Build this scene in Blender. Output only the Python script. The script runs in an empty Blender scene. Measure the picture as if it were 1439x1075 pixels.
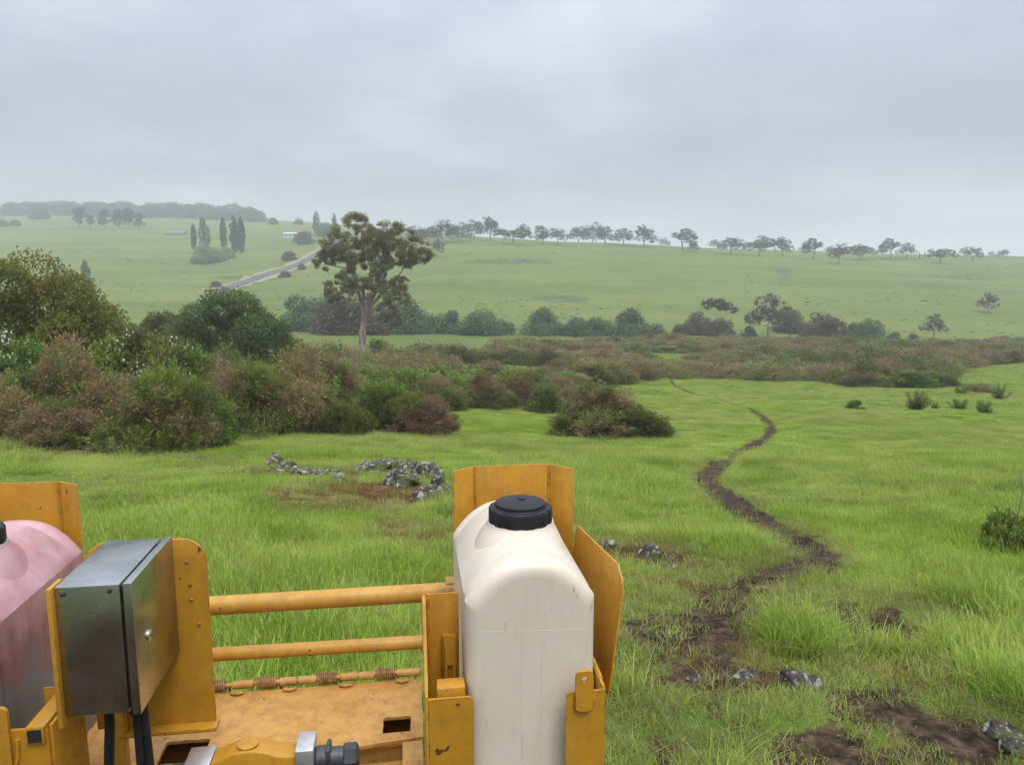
import bpy, bmesh, math, random
import numpy as np
from mathutils import Vector, Matrix, Euler

SC = bpy.context.scene
C = SC.collection
R = math.radians

# ------------------------------------------------------------------ camera, sky, sun, exposure
EYE = 2.4
PITCH = R(8.45)
FPX = 1060.0                      # focal length in pixels of the 1439 wide photograph
cam = bpy.data.cameras.new('camera')
cam.sensor_width = 36.0
cam.lens = 36.0 * FPX / 1439.0
cam.clip_start = 0.05
cam.clip_end = 9000
camo = bpy.data.objects.new('camera', cam)
camo.location = (0, 0, EYE)
camo.rotation_euler = (R(90) - PITCH, 0, 0)
C.objects.link(camo)
SC.camera = camo

SUN_EL, SUN_ROT = R(62), R(150)
W = bpy.data.worlds.new('World')
SC.world = W
W.use_nodes = True
wt = W.node_tree
wt.nodes.clear()


def N(nt, typ, **kw):
    n = nt.nodes.new(typ)
    for k, v in kw.items():
        if k.startswith('i_'):
            key = k[2:]
            key = int(key) if key.isdigit() else key.replace('_', ' ')
            n.inputs[key].default_value = v
        else:
            setattr(n, k, v)
    return n


def ramp(nt, stops, interp='LINEAR'):
    n = nt.nodes.new('ShaderNodeValToRGB')
    cr = n.color_ramp
    cr.interpolation = interp
    while len(cr.elements) < len(stops):
        cr.elements.new(0.5)
    for e, (p, c) in zip(cr.elements, stops):
        e.position = p
        e.color = (c[0], c[1], c[2], 1) if hasattr(c, '__len__') else (c, c, c, 1)
    return n


def mixc(nt, fac, a, b, blend='MIX'):
    n = nt.nodes.new('ShaderNodeMix')
    n.data_type = 'RGBA'
    n.blend_type = blend
    for sock, v in ((n.inputs[0], fac), (n.inputs[6], a), (n.inputs[7], b)):
        if isinstance(v, bpy.types.NodeSocket):
            nt.links.new(v, sock)
        elif hasattr(v, '__len__'):
            sock.default_value = (v[0], v[1], v[2], 1)
        else:
            sock.default_value = v
    return n.outputs[2]


def mth(nt, op, a, b=None, c=None, clamp=False):
    n = nt.nodes.new('ShaderNodeMath')
    n.operation = op
    n.use_clamp = clamp
    for s, v in zip(n.inputs, (a, b, c)):
        if v is None:
            continue
        if isinstance(v, bpy.types.NodeSocket):
            nt.links.new(v, s)
        else:
            s.default_value = v
    return n.outputs[0]


# overcast: a bright Nishita sky behind an almost closed cloud deck
tc = N(wt, 'ShaderNodeTexCoord')
sky = N(wt, 'ShaderNodeTexSky', sky_type='NISHITA', sun_disc=False)
sky.sun_elevation = SUN_EL
sky.sun_rotation = SUN_ROT
sky.air_density = 1.0
sky.dust_density = 2.0
sep = N(wt, 'ShaderNodeSeparateXYZ')
wt.links.new(tc.outputs['Generated'], sep.inputs[0])
zc = mth(wt, 'MAXIMUM', sep.outputs[2], 0.0)
den = mth(wt, 'ADD', zc, 0.16)
comb = N(wt, 'ShaderNodeCombineXYZ')
wt.links.new(mth(wt, 'DIVIDE', sep.outputs[0], den), comb.inputs[0])
wt.links.new(mth(wt, 'DIVIDE', sep.outputs[1], den), comb.inputs[1])
n1 = N(wt, 'ShaderNodeTexNoise', i_Scale=0.62, i_Detail=6.0, i_Roughness=0.5, i_Distortion=0.3)
n2 = N(wt, 'ShaderNodeTexNoise', i_Scale=2.1, i_Detail=5.0, i_Roughness=0.55, i_Distortion=0.5)
wt.links.new(comb.outputs[0], n1.inputs['Vector'])
wt.links.new(comb.outputs[0], n2.inputs['Vector'])
cl = mth(wt, 'ADD', mth(wt, 'MULTIPLY', n1.outputs[0], 0.8), mth(wt, 'MULTIPLY', n2.outputs[0], 0.2))
cr = ramp(wt, [(0.38, (3.55, 3.93, 4.72)), (0.50, (4.4, 4.77, 5.55)), (0.62, (5.85, 6.12, 6.8))])
wt.links.new(cl, cr.inputs[0])
# overcast luminance rises towards the zenith (CIE overcast sky)
grad = mth(wt, 'MULTIPLY_ADD', mth(wt, 'MULTIPLY', zc, zc), 2.3, 0.60)
cloud = mixc(wt, 1.0, cr.outputs[0], grad, 'MULTIPLY')
cg = N(wt, 'ShaderNodeVectorMath', operation='SCALE')
wt.links.new(cr.outputs[0], cg.inputs[0])
wt.links.new(grad, cg.inputs['Scale'])
skymix = mixc(wt, 0.93, sky.outputs[0], cg.outputs[0])
bg = N(wt, 'ShaderNodeBackground', i_Strength=0.1)
wt.links.new(skymix, bg.inputs[0])
wo = N(wt, 'ShaderNodeOutputWorld')
wt.links.new(bg.outputs[0], wo.inputs[0])

sun = bpy.data.lights.new('sun', 'SUN')
sun.energy = 1.3
sun.angle = R(25)
sun.color = (1.0, 0.96, 0.9)
suno = bpy.data.objects.new('sun', sun)
suno.rotation_euler = Euler((math.pi / 2 - SUN_EL, 0, math.pi - SUN_ROT), 'XYZ')
suno.location = (0, 0, 60)
C.objects.link(suno)

vs = SC.view_settings
vs.view_transform = 'Standard'
vs.look = 'None'
vs.gamma = 1.0
vs.use_curve_mapping = False
vs.exposure = 0.8
SC.render.engine = 'CYCLES'
cy = SC.cycles
cy.use_denoising = True
cy.max_bounces = 7
cy.diffuse_bounces = 4
cy.glossy_bounces = 3
cy.transmission_bounces = 4
cy.volume_bounces = 1
cy.transparent_max_bounces = 6
cy.caustics_reflective = False
cy.caustics_refractive = False

RNG = np.random.default_rng(11)
random.seed(5)


# ------------------------------------------------------------------ numpy noise
def _hash(ix, iy, iz, seed):
    h = (ix * 374761393 + iy * 668265263 + iz * 2147483647 + seed * 144269504) & 0xFFFFFFFF
    h = ((h ^ (h >> 13)) * 1274126177) & 0xFFFFFFFF
    h = ((h ^ (h >> 16)) * 2246822519) & 0xFFFFFFFF
    return ((h ^ (h >> 15)) & 0xFFFFFF) / float(0xFFFFFF)


def noise3(x, y, z, seed=0):
    x, y, z = np.broadcast_arrays(np.asarray(x, float), np.asarray(y, float), np.asarray(z, float))
    ix, iy, iz = np.floor(x).astype(np.int64), np.floor(y).astype(np.int64), np.floor(z).astype(np.int64)
    fx, fy, fz = x - ix, y - iy, z - iz
    fx, fy, fz = fx * fx * (3 - 2 * fx), fy * fy * (3 - 2 * fy), fz * fz * (3 - 2 * fz)
    r = 0
    for dx in (0, 1):
        for dy in (0, 1):
            for dz in (0, 1):
                w = (fx if dx else 1 - fx) * (fy if dy else 1 - fy) * (fz if dz else 1 - fz)
                r = r + w * _hash(ix + dx, iy + dy, iz + dz, seed)
    return r * 2 - 1


def fbm(x, y, z=0.0, oct=4, seed=0, gain=0.5):
    r, a, f = 0, 1.0, 1.0
    for o in range(oct):
        r = r + a * noise3(np.asarray(x) * f, np.asarray(y) * f, np.asarray(z) * f, seed + o * 17)
        a *= gain
        f *= 2.03
    return r


# ------------------------------------------------------------------ terrain
ST, CT = math.sin(PITCH), math.cos(PITCH)


def slope_of(py):
    v = (537.5 - py) / FPX
    return (v * CT - ST) / (CT + v * ST)


KY = np.array([-4, 0, 3, 7, 12, 18, 30, 45, 75, 100, 150, 190, 240, 320, 420, 520, 650, 850, 1200, 3500.])
KA = np.array([-0.75, -0.5, -0.3, -0.1, 0.1, 0.4, 0.7])
ROWS = np.array([
    [688, 636, 586, 558, 519, 494, 464, 449, 428, 396, 362, 343, 322, 306, 298],
    [690, 637, 588, 560, 520, 495, 465, 450, 430, 400, 365, 345, 322, 306, 300],
    [694, 642, 596, 563, 521, 497, 470, 455, 435, 398, 360, 340, 322, 312, 308],
    [702, 652, 603, 570, 527, 501, 476, 466, 432, 390, 336, 331, 329, 328, 329],
    [715, 665, 612, 577, 532, 505, 480, 470, 435, 393, 345, 342, 344, 347, 350],
    [717, 667, 612, 577, 536, 513, 487, 474, 440, 400, 362, 355, 356, 358, 362],
    [717, 667, 615, 580, 540, 516, 492, 480, 447, 405, 370, 363, 362, 363, 366],
], float)
NA, NT = 180, 420
TA = np.linspace(-1.1, 1.1, NA)
T0, T1 = math.log(1.0), math.log(3505.0)
TT = np.linspace(T0, T1, NT)
TYS = np.exp(TT) - 5


def _table():
    kz = np.zeros((len(KA), len(KY)))
    for i in range(len(KA)):
        kz[i, :4] = (0.4, 0.0, -0.12, -0.66)
        for j in range(ROWS.shape[1]):
            kz[i, 4 + j] = EYE + slope_of(ROWS[i, j]) * KY[4 + j]
        kz[i, -1] = kz[i, -2] + (8 if KA[i] < -0.2 else -12)
    lk = np.log(KY + 5)
    t1 = np.array([np.interp(TT, lk, kz[i]) for i in range(len(KA))])
    t2 = np.array([np.interp(TA, KA, t1[:, j]) for j in range(NT)]).T
    for it in range(3):
        p = np.pad(t2, ((0, 0), (5, 5)), mode='edge')
        k = np.ones(9) / 9
        q = np.array([np.convolve(r, k, 'same') for r in p])[:, 5:-5]
        q[:, :4] = t2[:, :4]
        p = np.pad(q, ((7, 7), (0, 0)), mode='edge')
        k = np.ones(11) / 11
        t2 = np.array([np.convolve(p[:, j], k, 'same') for j in range(NT)]).T[7:-7]
    return t2


TAB = _table()


def ground_z(x, y):
    x = np.asarray(x, float)
    y = np.asarray(y, float)
    yc = np.clip(y, -3.99, 3499)
    a = np.clip(x / (np.maximum(y, 0) + 2.0), -1.09, 1.09)
    fa = (a + 1.1) / 2.2 * (NA - 1)
    ft = (np.log(yc + 5) - T0) / (T1 - T0) * (NT - 1)
    ia = np.clip(fa.astype(int), 0, NA - 2)
    it = np.clip(ft.astype(int), 0, NT - 2)
    u, v = fa - ia, ft - it
    z = TAB[ia, it] * (1 - u) * (1 - v) + TAB[ia + 1, it] * u * (1 - v) + TAB[ia, it + 1] * (1 - u) * v + TAB[ia + 1, it + 1] * u * v
    z = z + np.where(y < -4, (-4 - y) * 0.07, 0)
    near = np.clip((y - 3) / 10, 0, 1)
    z = z + near * 0.10 * fbm(x * 0.22, y * 0.22, 0, 3, 3)
    far = np.clip((y - 180) / 120, 0, 1)
    z = z + far * 1.1 * fbm(x * 0.013, y * 0.013, 0, 3, 9)
    return z


_MY = np.exp(np.linspace(math.log(2.2), math.log(3000), 6000))


def ray(px, py):
    v = (537.5 - py) / FPX
    q = CT + v * ST
    return ((px - 719.5) / FPX) / q, (v * CT - ST) / q      # lateral and vertical slope per metre ahead


def at(px, py):
    """the first point of the terrain that the photograph shows at this pixel"""
    kx, kz = ray(px, py)
    g = ground_z(kx * _MY, _MY) - (EYE + kz * _MY)
    i = np.argmax(g > 0)
    if not (g > 0).any():
        i = int(np.argmax(np.where(_MY < 700, g, -1e9)))
    Y = _MY[i]
    return Vector((kx * Y, Y, float(ground_z(kx * Y, Y))))


def atY(px, Y):
    kx = (px - 719.5) / FPX / (CT + 0.08 * ST)
    return Vector((kx * Y, Y, float(ground_z(kx * Y, Y))))


# the foot track and the bare patches
TRACK_PX = [(1010, 872), (1025, 838), (1075, 812), (1150, 789), (1128, 764), (1080, 740), (1046, 719), (1010, 692),
            (995, 673), (1013, 653), (1045, 635), (1078, 616), (1082, 599), (1060, 579), (1012, 563), (958, 548), (936, 530)]
TRACK = [at(*p) for p in TRACK_PX]


def smooth_line(pts, n):
    P = [np.array(p) for p in pts]
    P = [2 * P[0] - P[1]] + P + [2 * P[-1] - P[-2]]
    out = []
    for i in range(1, len(P) - 2):
        for k in range(n):
            t = k / n
            a, b, c, d = P[i - 1], P[i], P[i + 1], P[i + 2]
            out.append(0.5 * (2 * b + (c - a) * t + (2 * a - 5 * b + 4 * c - d) * t * t + (3 * b - a - 3 * c + d) * t ** 3))
    out.append(P[-2])
    return np.array(out)


TRK = smooth_line(TRACK, 24)
TRK_T = np.linspace(0, 1, len(TRK))


def track_half(t):
    w = np.interp(t, [0, 0.12, 0.2, 0.3, 0.5, 0.78, 0.82, 0.9, 1], [0.24, 0.22, 0.27, 0.27, 0.27, 0.30, 0.19, 0.16, 0.14])
    return w


def track_dist(x, y):
    """distance to the track divided by its half width"""
    x = np.asarray(x, float).ravel()
    y = np.asarray(y, float).ravel()
    best = np.full(x.shape, 1e9)
    hw = track_half(TRK_T)
    sel = (y < 95) & (x > -4) & (x < 30) & (y > 3)
    xs, ys = x[sel], y[sel]
    b = np.full(xs.shape, 1e9)
    for i in range(len(TRK)):
        d = np.hypot(xs - TRK[i, 0], ys - TRK[i, 1]) / hw[i]
        b = np.minimum(b, d)
    best[sel] = b
    return best


# bare soil (px, py, rx metres, ry metres, strength) and rusty dead bracken
SOIL = [(950, 893, 0.36, 0.42, 0.9), (1008, 872, 0.26, 0.5, 1), (1040, 830, 0.42, 0.30, 0.9), (1240, 868, 0.5, 0.4, 0.8), (1020, 955, 0.5, 0.22, 1),
        (1090, 948, 0.2, 0.14, 0.9), (1262, 1000, 0.40, 0.45, 1), (1325, 1030, 0.55, 0.36, 1), (1235, 1066, 0.46, 0.28, 1),
        (1320, 1062, 0.4, 0.2, 1), (860, 775, 0.9, 0.45, 0.9), (925, 790, 0.45, 0.4, 0.7),
        (590, 700, 0.9, 0.5, 0.8), (1400, 1040, 0.35, 0.15, 0.8), (880, 925, 0.35, 0.3, 0.5), (140, 633, 1.2, 0.6, 0.7), (800, 1045, 0.3, 0.3, 0.0),
        (500, 668, 0.9, 0.5, 0.7), (405, 668, 1.0, 0.4, 0.6), (270, 645, 1.0, 0.4, 0.6)]
RUST = [(560, 690, 1.1, 0.8, 1), (480, 690, 1.3, 1.0, 0.7), (510, 710, 1.2, 0.8, 0.6), (420, 668, 1.4, 0.6, 0.7), (1010, 930, 0.4, 0.22, 0.5),
        (1060, 955, 0.4, 0.2, 0.5), (930, 825, 0.5, 0.3, 0.4), (1400, 1068, 0.5, 0.2, 0.4), (130, 640, 1.5, 0.7, 0.8), (870, 778, 0.9, 0.5, 0.8),
        (1290, 945, 0.4, 0.3, 0.4), (610, 745, 0.8, 0.6, 0.5)]
SOIL = [(at(a, b), rx, ry, s) for a, b, rx, ry, s in SOIL] + [(Vector((-0.3, -2.2, 0)), 4.2, 4.4, 1)]  # last blob added unseen behind the camera to darken reflections and green bounce
RUST = [(at(a, b), rx, ry, s) for a, b, rx, ry, s in RUST]


def blobs(L, x, y, seed):
    x = np.asarray(x, float)
    y = np.asarray(y, float)
    nz = 0.55 * fbm(x * 2.3, y * 2.3, 0, 3, seed)
    m = np.zeros(x.shape)
    for p, rx, ry, s in L:
        d = np.sqrt(((x - p.x) / rx) ** 2 + ((y - p.y) / ry) ** 2)
        m = np.maximum(m, s * np.clip((1.25 - d + nz) / 0.5, 0, 1))
    return m


def soil_mask(x, y):
    x = np.asarray(x, float)
    y = np.asarray(y, float)
    d = track_dist(x, y).reshape(x.shape)
    nz = 0.35 * fbm(x * 3.1, y * 3.1, 0, 3, 77)
    faint = np.where(y > 46, 0.8, 1.0)
    t = np.clip((1.22 - d + nz) / 0.45, 0, 1) * faint
    return np.maximum(t, blobs(SOIL, x, y, 21))


# ------------------------------------------------------------------ object helpers
def link(o, parent=None):
    C.objects.link(o)
    if parent is not None:
        o.parent = parent
    return o


def tag(o, label=None, cat=None, group=None, kind=None):
    if label:
        o['label'] = label
    if cat:
        o['category'] = cat
    if group:
        o['group'] = group
    if kind:
        o['kind'] = kind
    return o


def thing(name, label, cat, loc, rotz=0.0, group=None, scale=1.0):
    o = bpy.data.objects.new(name, None)
    o.empty_display_size = 0.2
    o.location = loc
    o.rotation_euler = (0, 0, rotz)
    o.scale = scale if hasattr(scale, '__len__') else (scale,) * 3
    C.objects.link(o)
    return tag(o, label, cat, group)


def mesh_np(name, V, F, mats, attrs=None, smooth=False, mi=None):
    """V (n,3), F (m,k) equal-sized faces"""
    V = np.asarray(V, np.float32)
    F = np.asarray(F, np.int32)
    me = bpy.data.meshes.new(name)
    k = F.shape[1]
    me.vertices.add(len(V))
    me.vertices.foreach_set('co', V.ravel())
    me.loops.add(F.size)
    me.loops.foreach_set('vertex_index', F.ravel())
    me.polygons.add(len(F))
    me.polygons.foreach_set('loop_start', np.arange(0, F.size, k, dtype=np.int32))
    me.polygons.foreach_set('loop_total', np.full(len(F), k, np.int32))
    if mi is not None:
        me.polygons.foreach_set('material_index', np.asarray(mi, np.int32))
    me.polygons.foreach_set('use_smooth', np.full(len(F), smooth))
    me.update(calc_edges=True)
    for m in (mats if isinstance(mats, (list, tuple)) else [mats]):
        me.materials.append(m)
    for an, av in (attrs or {}).items():
        a = me.attributes.new(an, 'FLOAT', 'POINT')
        a.data.foreach_set('value', np.asarray(av, np.float32))
    return me


class MB:
    """collects shapes for ONE mesh object"""

    def __init__(s):
        s.bm = bmesh.new()

    def box(s, lo, hi, bev=0.0, mi=0, rot=None):
        lo, hi = Vector(lo), Vector(hi)
        c, d = (lo + hi) / 2, hi - lo
        M = Matrix.Translation(c) @ (rot.to_4x4() if rot else Matrix()) @ Matrix.Diagonal((d.x, d.y, d.z, 1))
        r = bmesh.ops.create_cube(s.bm, size=1, matrix=M)
        s._fin(r['verts'], bev, mi)

    def _fin(s, verts, bev, mi, seg=2):
        fs = {f for v in verts for f in v.link_faces}
        for f in fs:
            f.material_index = mi
        if bev > 0:
            es = list({e for v in verts for e in v.link_edges if e.is_manifold and e.calc_face_angle(0) > 0.5})
            bmesh.ops.bevel(s.bm, geom=es, offset=bev, segments=seg, affect='EDGES', profile=0.5, clamp_overlap=True)

    def prism(s, poly, axis, t0, t1, bev=0.0, mi=0, fn=None):
        """extrude a 2D outline; axis 'y': poly is (x,z); 'x': (y,z); 'z': (x,y)"""
        def put(p, t):
            v = {'y': (p[0], t, p[1]), 'x': (t, p[0], p[1]), 'z': (p[0], p[1], t)}[axis]
            return fn(Vector(v)) if fn else v
        a = [s.bm.verts.new(put(p, t0)) for p in poly]
        b = [s.bm.verts.new(put(p, t1)) for p in poly]
        n = len(poly)
        s.bm.faces.new(a)
        s.bm.faces.new(b[::-1])
        for i in range(n):
            s.bm.faces.new((a[i], b[i], b[(i + 1) % n], a[(i + 1) % n]))
        bmesh.ops.recalc_face_normals(s.bm, faces=list({f for v in a + b for f in v.link_faces}))
        s._fin(a + b, bev, mi)

    def tube(s, pts, rad, n=12, caps=True, mi=0, smooth=True):
        pts = [Vector(p) for p in pts]
        rad = rad if hasattr(rad, '__len__') else [rad] * len(pts)
        rings = []
        up = None
        for i, p in enumerate(pts):
            d = (pts[min(i + 1, len(pts) - 1)] - pts[max(i - 1, 0)]).normalized()
            if up is None:
                up = d.orthogonal().normalized()
            up = (up - d * up.dot(d))
            up = up.normalized() if up.length > 1e-6 else d.orthogonal().normalized()
            sd = d.cross(up)
            rings.append([s.bm.verts.new(p + (up * math.cos(2 * math.pi * k / n) + sd * math.sin(2 * math.pi * k / n)) * rad[i]) for k in range(n)])
        for a, b in zip(rings, rings[1:]):
            for k in range(n):
                f = s.bm.faces.new((a[k], a[(k + 1) % n], b[(k + 1) % n], b[k]))
                f.smooth = smooth
                f.material_index = mi
        if caps:
            for r in (rings[0][::-1], rings[-1]):
                f = s.bm.faces.new(r)
                f.material_index = mi

    def lathe(s, prof, c=(0, 0, 0), n=32, mi=0, rfn=None, axis='z', smooth=True):
        rings = []
        for r, z in prof:
            ring = []
            for k in range(n):
                a = 2 * math.pi * k / n
                rr = r * (rfn(k, r, z) if rfn else 1)
                x, y = rr * math.cos(a), rr * math.sin(a)
                p = {'z': (x, y, z), 'x': (z, x, y), 'y': (x, z, y)}[axis]
                ring.append(s.bm.verts.new((c[0] + p[0], c[1] + p[1], c[2] + p[2])))
            rings.append(ring)
        fs = []
        for a, b in zip(rings, rings[1:]):
            for k in range(n):
                fs.append(s.bm.faces.new((a[k], a[(k + 1) % n], b[(k + 1) % n], b[k])))
        for f in fs:
            f.smooth = smooth
        fs.append(s.bm.faces.new(rings[0][::-1]))
        fs.append(s.bm.faces.new(rings[-1]))
        for f in fs:
            f.material_index = mi
        bmesh.ops.recalc_face_normals(s.bm, faces=fs)

    def out(s, name, mats, parent=None, off=(0, 0, 0), autosmooth=False):
        if off != (0, 0, 0):
            bmesh.ops.translate(s.bm, verts=s.bm.verts, vec=off)
        me = bpy.data.meshes.new(name)
        s.bm.to_mesh(me)
        s.bm.free()
        for m in (mats if isinstance(mats, (list, tuple)) else [mats]):
            me.materials.append(m)
        o = bpy.data.objects.new(name, me)
        link(o, parent)
        if autosmooth:
            for p in me.polygons:
                p.use_smooth = True
            me.set_sharp_from_angle(angle=R(32))
        return o


# ------------------------------------------------------------------ materials
def newmat(name):
    m = bpy.data.materials.new(name)
    m.use_nodes = True
    nt = m.node_tree
    nt.nodes.clear()
    out = N(nt, 'ShaderNodeOutputMaterial')
    return m, nt, out


def principled(nt, out, **kw):
    b = N(nt, 'ShaderNodeBsdfPrincipled')
    for k, v in kw.items():
        s = b.inputs[k.replace('_', ' ')]
        if isinstance(v, bpy.types.NodeSocket):
            nt.links.new(v, s)
        else:
            s.default_value = (v[0], v[1], v[2], 1) if hasattr(v, '__len__') else v
    nt.links.new(b.outputs[0], out.inputs[0])
    return b


def tex(nt, kind='ShaderNodeTexNoise', coord='Object', scale=5.0, vec=None, **kw):
    n = N(nt, kind, **kw)
    n.inputs['Scale'].default_value = scale
    if vec is None:
        t = N(nt, 'ShaderNodeTexCoord')
        vec = t.outputs[coord]
    nt.links.new(vec, n.inputs['Vector'])
    return n


def mapping(nt, scale=(1, 1, 1), coord='Object'):
    t = N(nt, 'ShaderNodeTexCoord')
    m = N(nt, 'ShaderNodeMapping')
    m.inputs['Scale'].default_value = scale
    nt.links.new(t.outputs[coord], m.inputs[0])
    return m.outputs[0]


def bump(nt, h, strength=0.3, dist=0.01):
    b = N(nt, 'ShaderNodeBump', i_Strength=strength, i_Distance=dist)
    nt.links.new(h, b.inputs['Height'])
    return b.outputs[0]


def geo_pos(nt):
    return N(nt, 'ShaderNodeNewGeometry').outputs['Position']


def attr(nt, name):
    return N(nt, 'ShaderNodeAttribute', attribute_name=name).outputs['Fac']


def leaf_mat(name, ca, cb, cd=None, transl=0.35, rough=0.55, var=0.25, spec=0.25):
    """ca..cb by 'tint', towards cd by 'dry'; small variation from object to object"""
    m, nt, out = newmat(name)
    col = mixc(nt, attr(nt, 'tint'), ca, cb)
    if cd:
        col = mixc(nt, attr(nt, 'dry'), col, cd)
    oi = N(nt, 'ShaderNodeObjectInfo')
    hsv = N(nt, 'ShaderNodeHueSaturation')
    nt.links.new(mth(nt, 'MULTIPLY_ADD', oi.outputs['Random'], 0.05, 0.475), hsv.inputs['Hue'])
    nt.links.new(mth(nt, 'MULTIPLY_ADD', oi.outputs['Random'], var, 1 - var / 2), hsv.inputs['Value'])
    nt.links.new(col, hsv.inputs['Color'])
    b = N(nt, 'ShaderNodeBsdfPrincipled')
    b.inputs['Roughness'].default_value = rough
    b.inputs['Specular IOR Level'].default_value = spec
    nt.links.new(hsv.outputs[0], b.inputs['Base Color'])
    t = N(nt, 'ShaderNodeBsdfTranslucent')
    nt.links.new(hsv.outputs[0], t.inputs[0])
    ms = N(nt, 'ShaderNodeMixShader')
    ms.inputs[0].default_value = transl
    nt.links.new(b.outputs[0], ms.inputs[1])
    nt.links.new(t.outputs[0], ms.inputs[2])
    nt.links.new(ms.outputs[0], out.inputs[0])
    return m


def bark_mat(name, ca, cb, scale=6.0):
    m, nt, out = newmat(name)
    n = tex(nt, scale=scale, vec=mapping(nt, (1, 1, 0.18)), i_Detail=6.0, i_Roughness=0.65)
    r = ramp(nt, [(0.35, ca), (0.62, cb)])
    nt.links.new(n.outputs[0], r.inputs[0])
    principled(nt, out, Base_Color=r.outputs[0], Roughness=0.85, Normal=bump(nt, n.outputs[0], 0.6, 0.05))
    return m


M_GORSE = leaf_mat('gorse_spines', (0.050, 0.080, 0.016), (0.195, 0.255, 0.042), (0.270, 0.182, 0.098), 0.32, 0.55, 0.6)
M_HAW = leaf_mat('hawthorn_leaves', (0.060, 0.094, 0.020), (0.215, 0.255, 0.046), (0.22, 0.18, 0.05), 0.4)
M_HAWD = leaf_mat('dark_hawthorn_leaves', (0.056, 0.092, 0.028), (0.155, 0.215, 0.062), (0.15, 0.13, 0.06), 0.4)
M_BRAM = leaf_mat('bramble_leaves', (0.085, 0.125, 0.020), (0.225, 0.310, 0.052), (0.20, 0.16, 0.06), 0.42)
M_GUM = leaf_mat('gum_leaves', (0.082, 0.080, 0.028), (0.170, 0.155, 0.052), (0.27, 0.180, 0.045), 0.34, 0.5)
M_GUMF = leaf_mat('far_gum_leaves', (0.044, 0.052, 0.028), (0.080, 0.088, 0.046), (0.11, 0.09, 0.05), 0.25)
M_WIL = leaf_mat('willow_leaves', (0.075, 0.130, 0.050), (0.175, 0.260, 0.100), (0.11, 0.10, 0.055), 0.35)
M_POP = leaf_mat('poplar_leaves', (0.045, 0.072, 0.030), (0.09, 0.135, 0.055), (0.10, 0.09, 0.05), 0.3)
M_PINE = leaf_mat('pine_needles', (0.022, 0.036, 0.02), (0.045, 0.062, 0.03), (0.06, 0.05, 0.03), 0.15)
M_PETAL = leaf_mat('white_petals', (0.72, 0.72, 0.66), (0.8, 0.8, 0.76), None, 0.3)
M_BARK = bark_mat('gum_bark', (0.10, 0.072, 0.056), (0.34, 0.27, 0.22), 3.0)
M_BARKW = bark_mat('pale_bark', (0.24, 0.22, 0.19), (0.55, 0.52, 0.47), 1.2)
M_WOOD = bark_mat('grey_twigs', (0.09, 0.075, 0.06), (0.2, 0.17, 0.14), 8.0)


def grass_mat(name, base, tip, dry, transl=0.4):
    """base..tip by 'tint' up the blade; wide patches drift towards yellow"""
    m, nt, out = newmat(name)
    p = geo_pos(nt)
    oi = N(nt, 'ShaderNodeObjectInfo')
    big = tex(nt, scale=0.16, vec=p, i_Detail=3.0)
    mid = tex(nt, scale=0.9, vec=p, i_Detail=2.0)
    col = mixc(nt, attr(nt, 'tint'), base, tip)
    f = mth(nt, 'ADD', mth(nt, 'MULTIPLY', big.outputs[0], 0.6), mth(nt, 'MULTIPLY', mid.outputs[0], 0.4))
    rr = ramp(nt, [(0.40, 0.0), (0.62, 0.75)])
    nt.links.new(f, rr.inputs[0])
    col = mixc(nt, mth(nt, 'MULTIPLY', rr.outputs[0], attr(nt, 'blade')), col, dry)
    col = mixc(nt, attr(nt, 'dead'), col, (0.32, 0.27, 0.13))
    hsv = N(nt, 'ShaderNodeHueSaturation')
    nt.links.new(mth(nt, 'MULTIPLY_ADD', oi.outputs['Random'], 0.03, 0.485), hsv.inputs['Hue'])
    nt.links.new(mth(nt, 'MULTIPLY_ADD', mid.outputs[0], 0.9, 0.58), hsv.inputs['Value'])
    nt.links.new(col, hsv.inputs['Color'])
    b = N(nt, 'ShaderNodeBsdfPrincipled')
    b.inputs['Roughness'].default_value = 0.42
    b.inputs['Specular IOR Level'].default_value = 0.2
    nt.links.new(hsv.outputs[0], b.inputs['Base Color'])
    t = N(nt, 'ShaderNodeBsdfTranslucent')
    nt.links.new(hsv.outputs[0], t.inputs[0])
    ms = N(nt, 'ShaderNodeMixShader')
    ms.inputs[0].default_value = transl
    nt.links.new(b.outputs[0], ms.inputs[1])
    nt.links.new(t.outputs[0], ms.inputs[2])
    nt.links.new(ms.outputs[0], out.inputs[0])
    return m


M_GRASS = grass_mat('grass_blades', (0.085, 0.155, 0.010), (0.395, 0.560, 0.062), (0.50, 0.51, 0.17))  # base colour darkened to stand in for shade deep in the tufts


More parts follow.
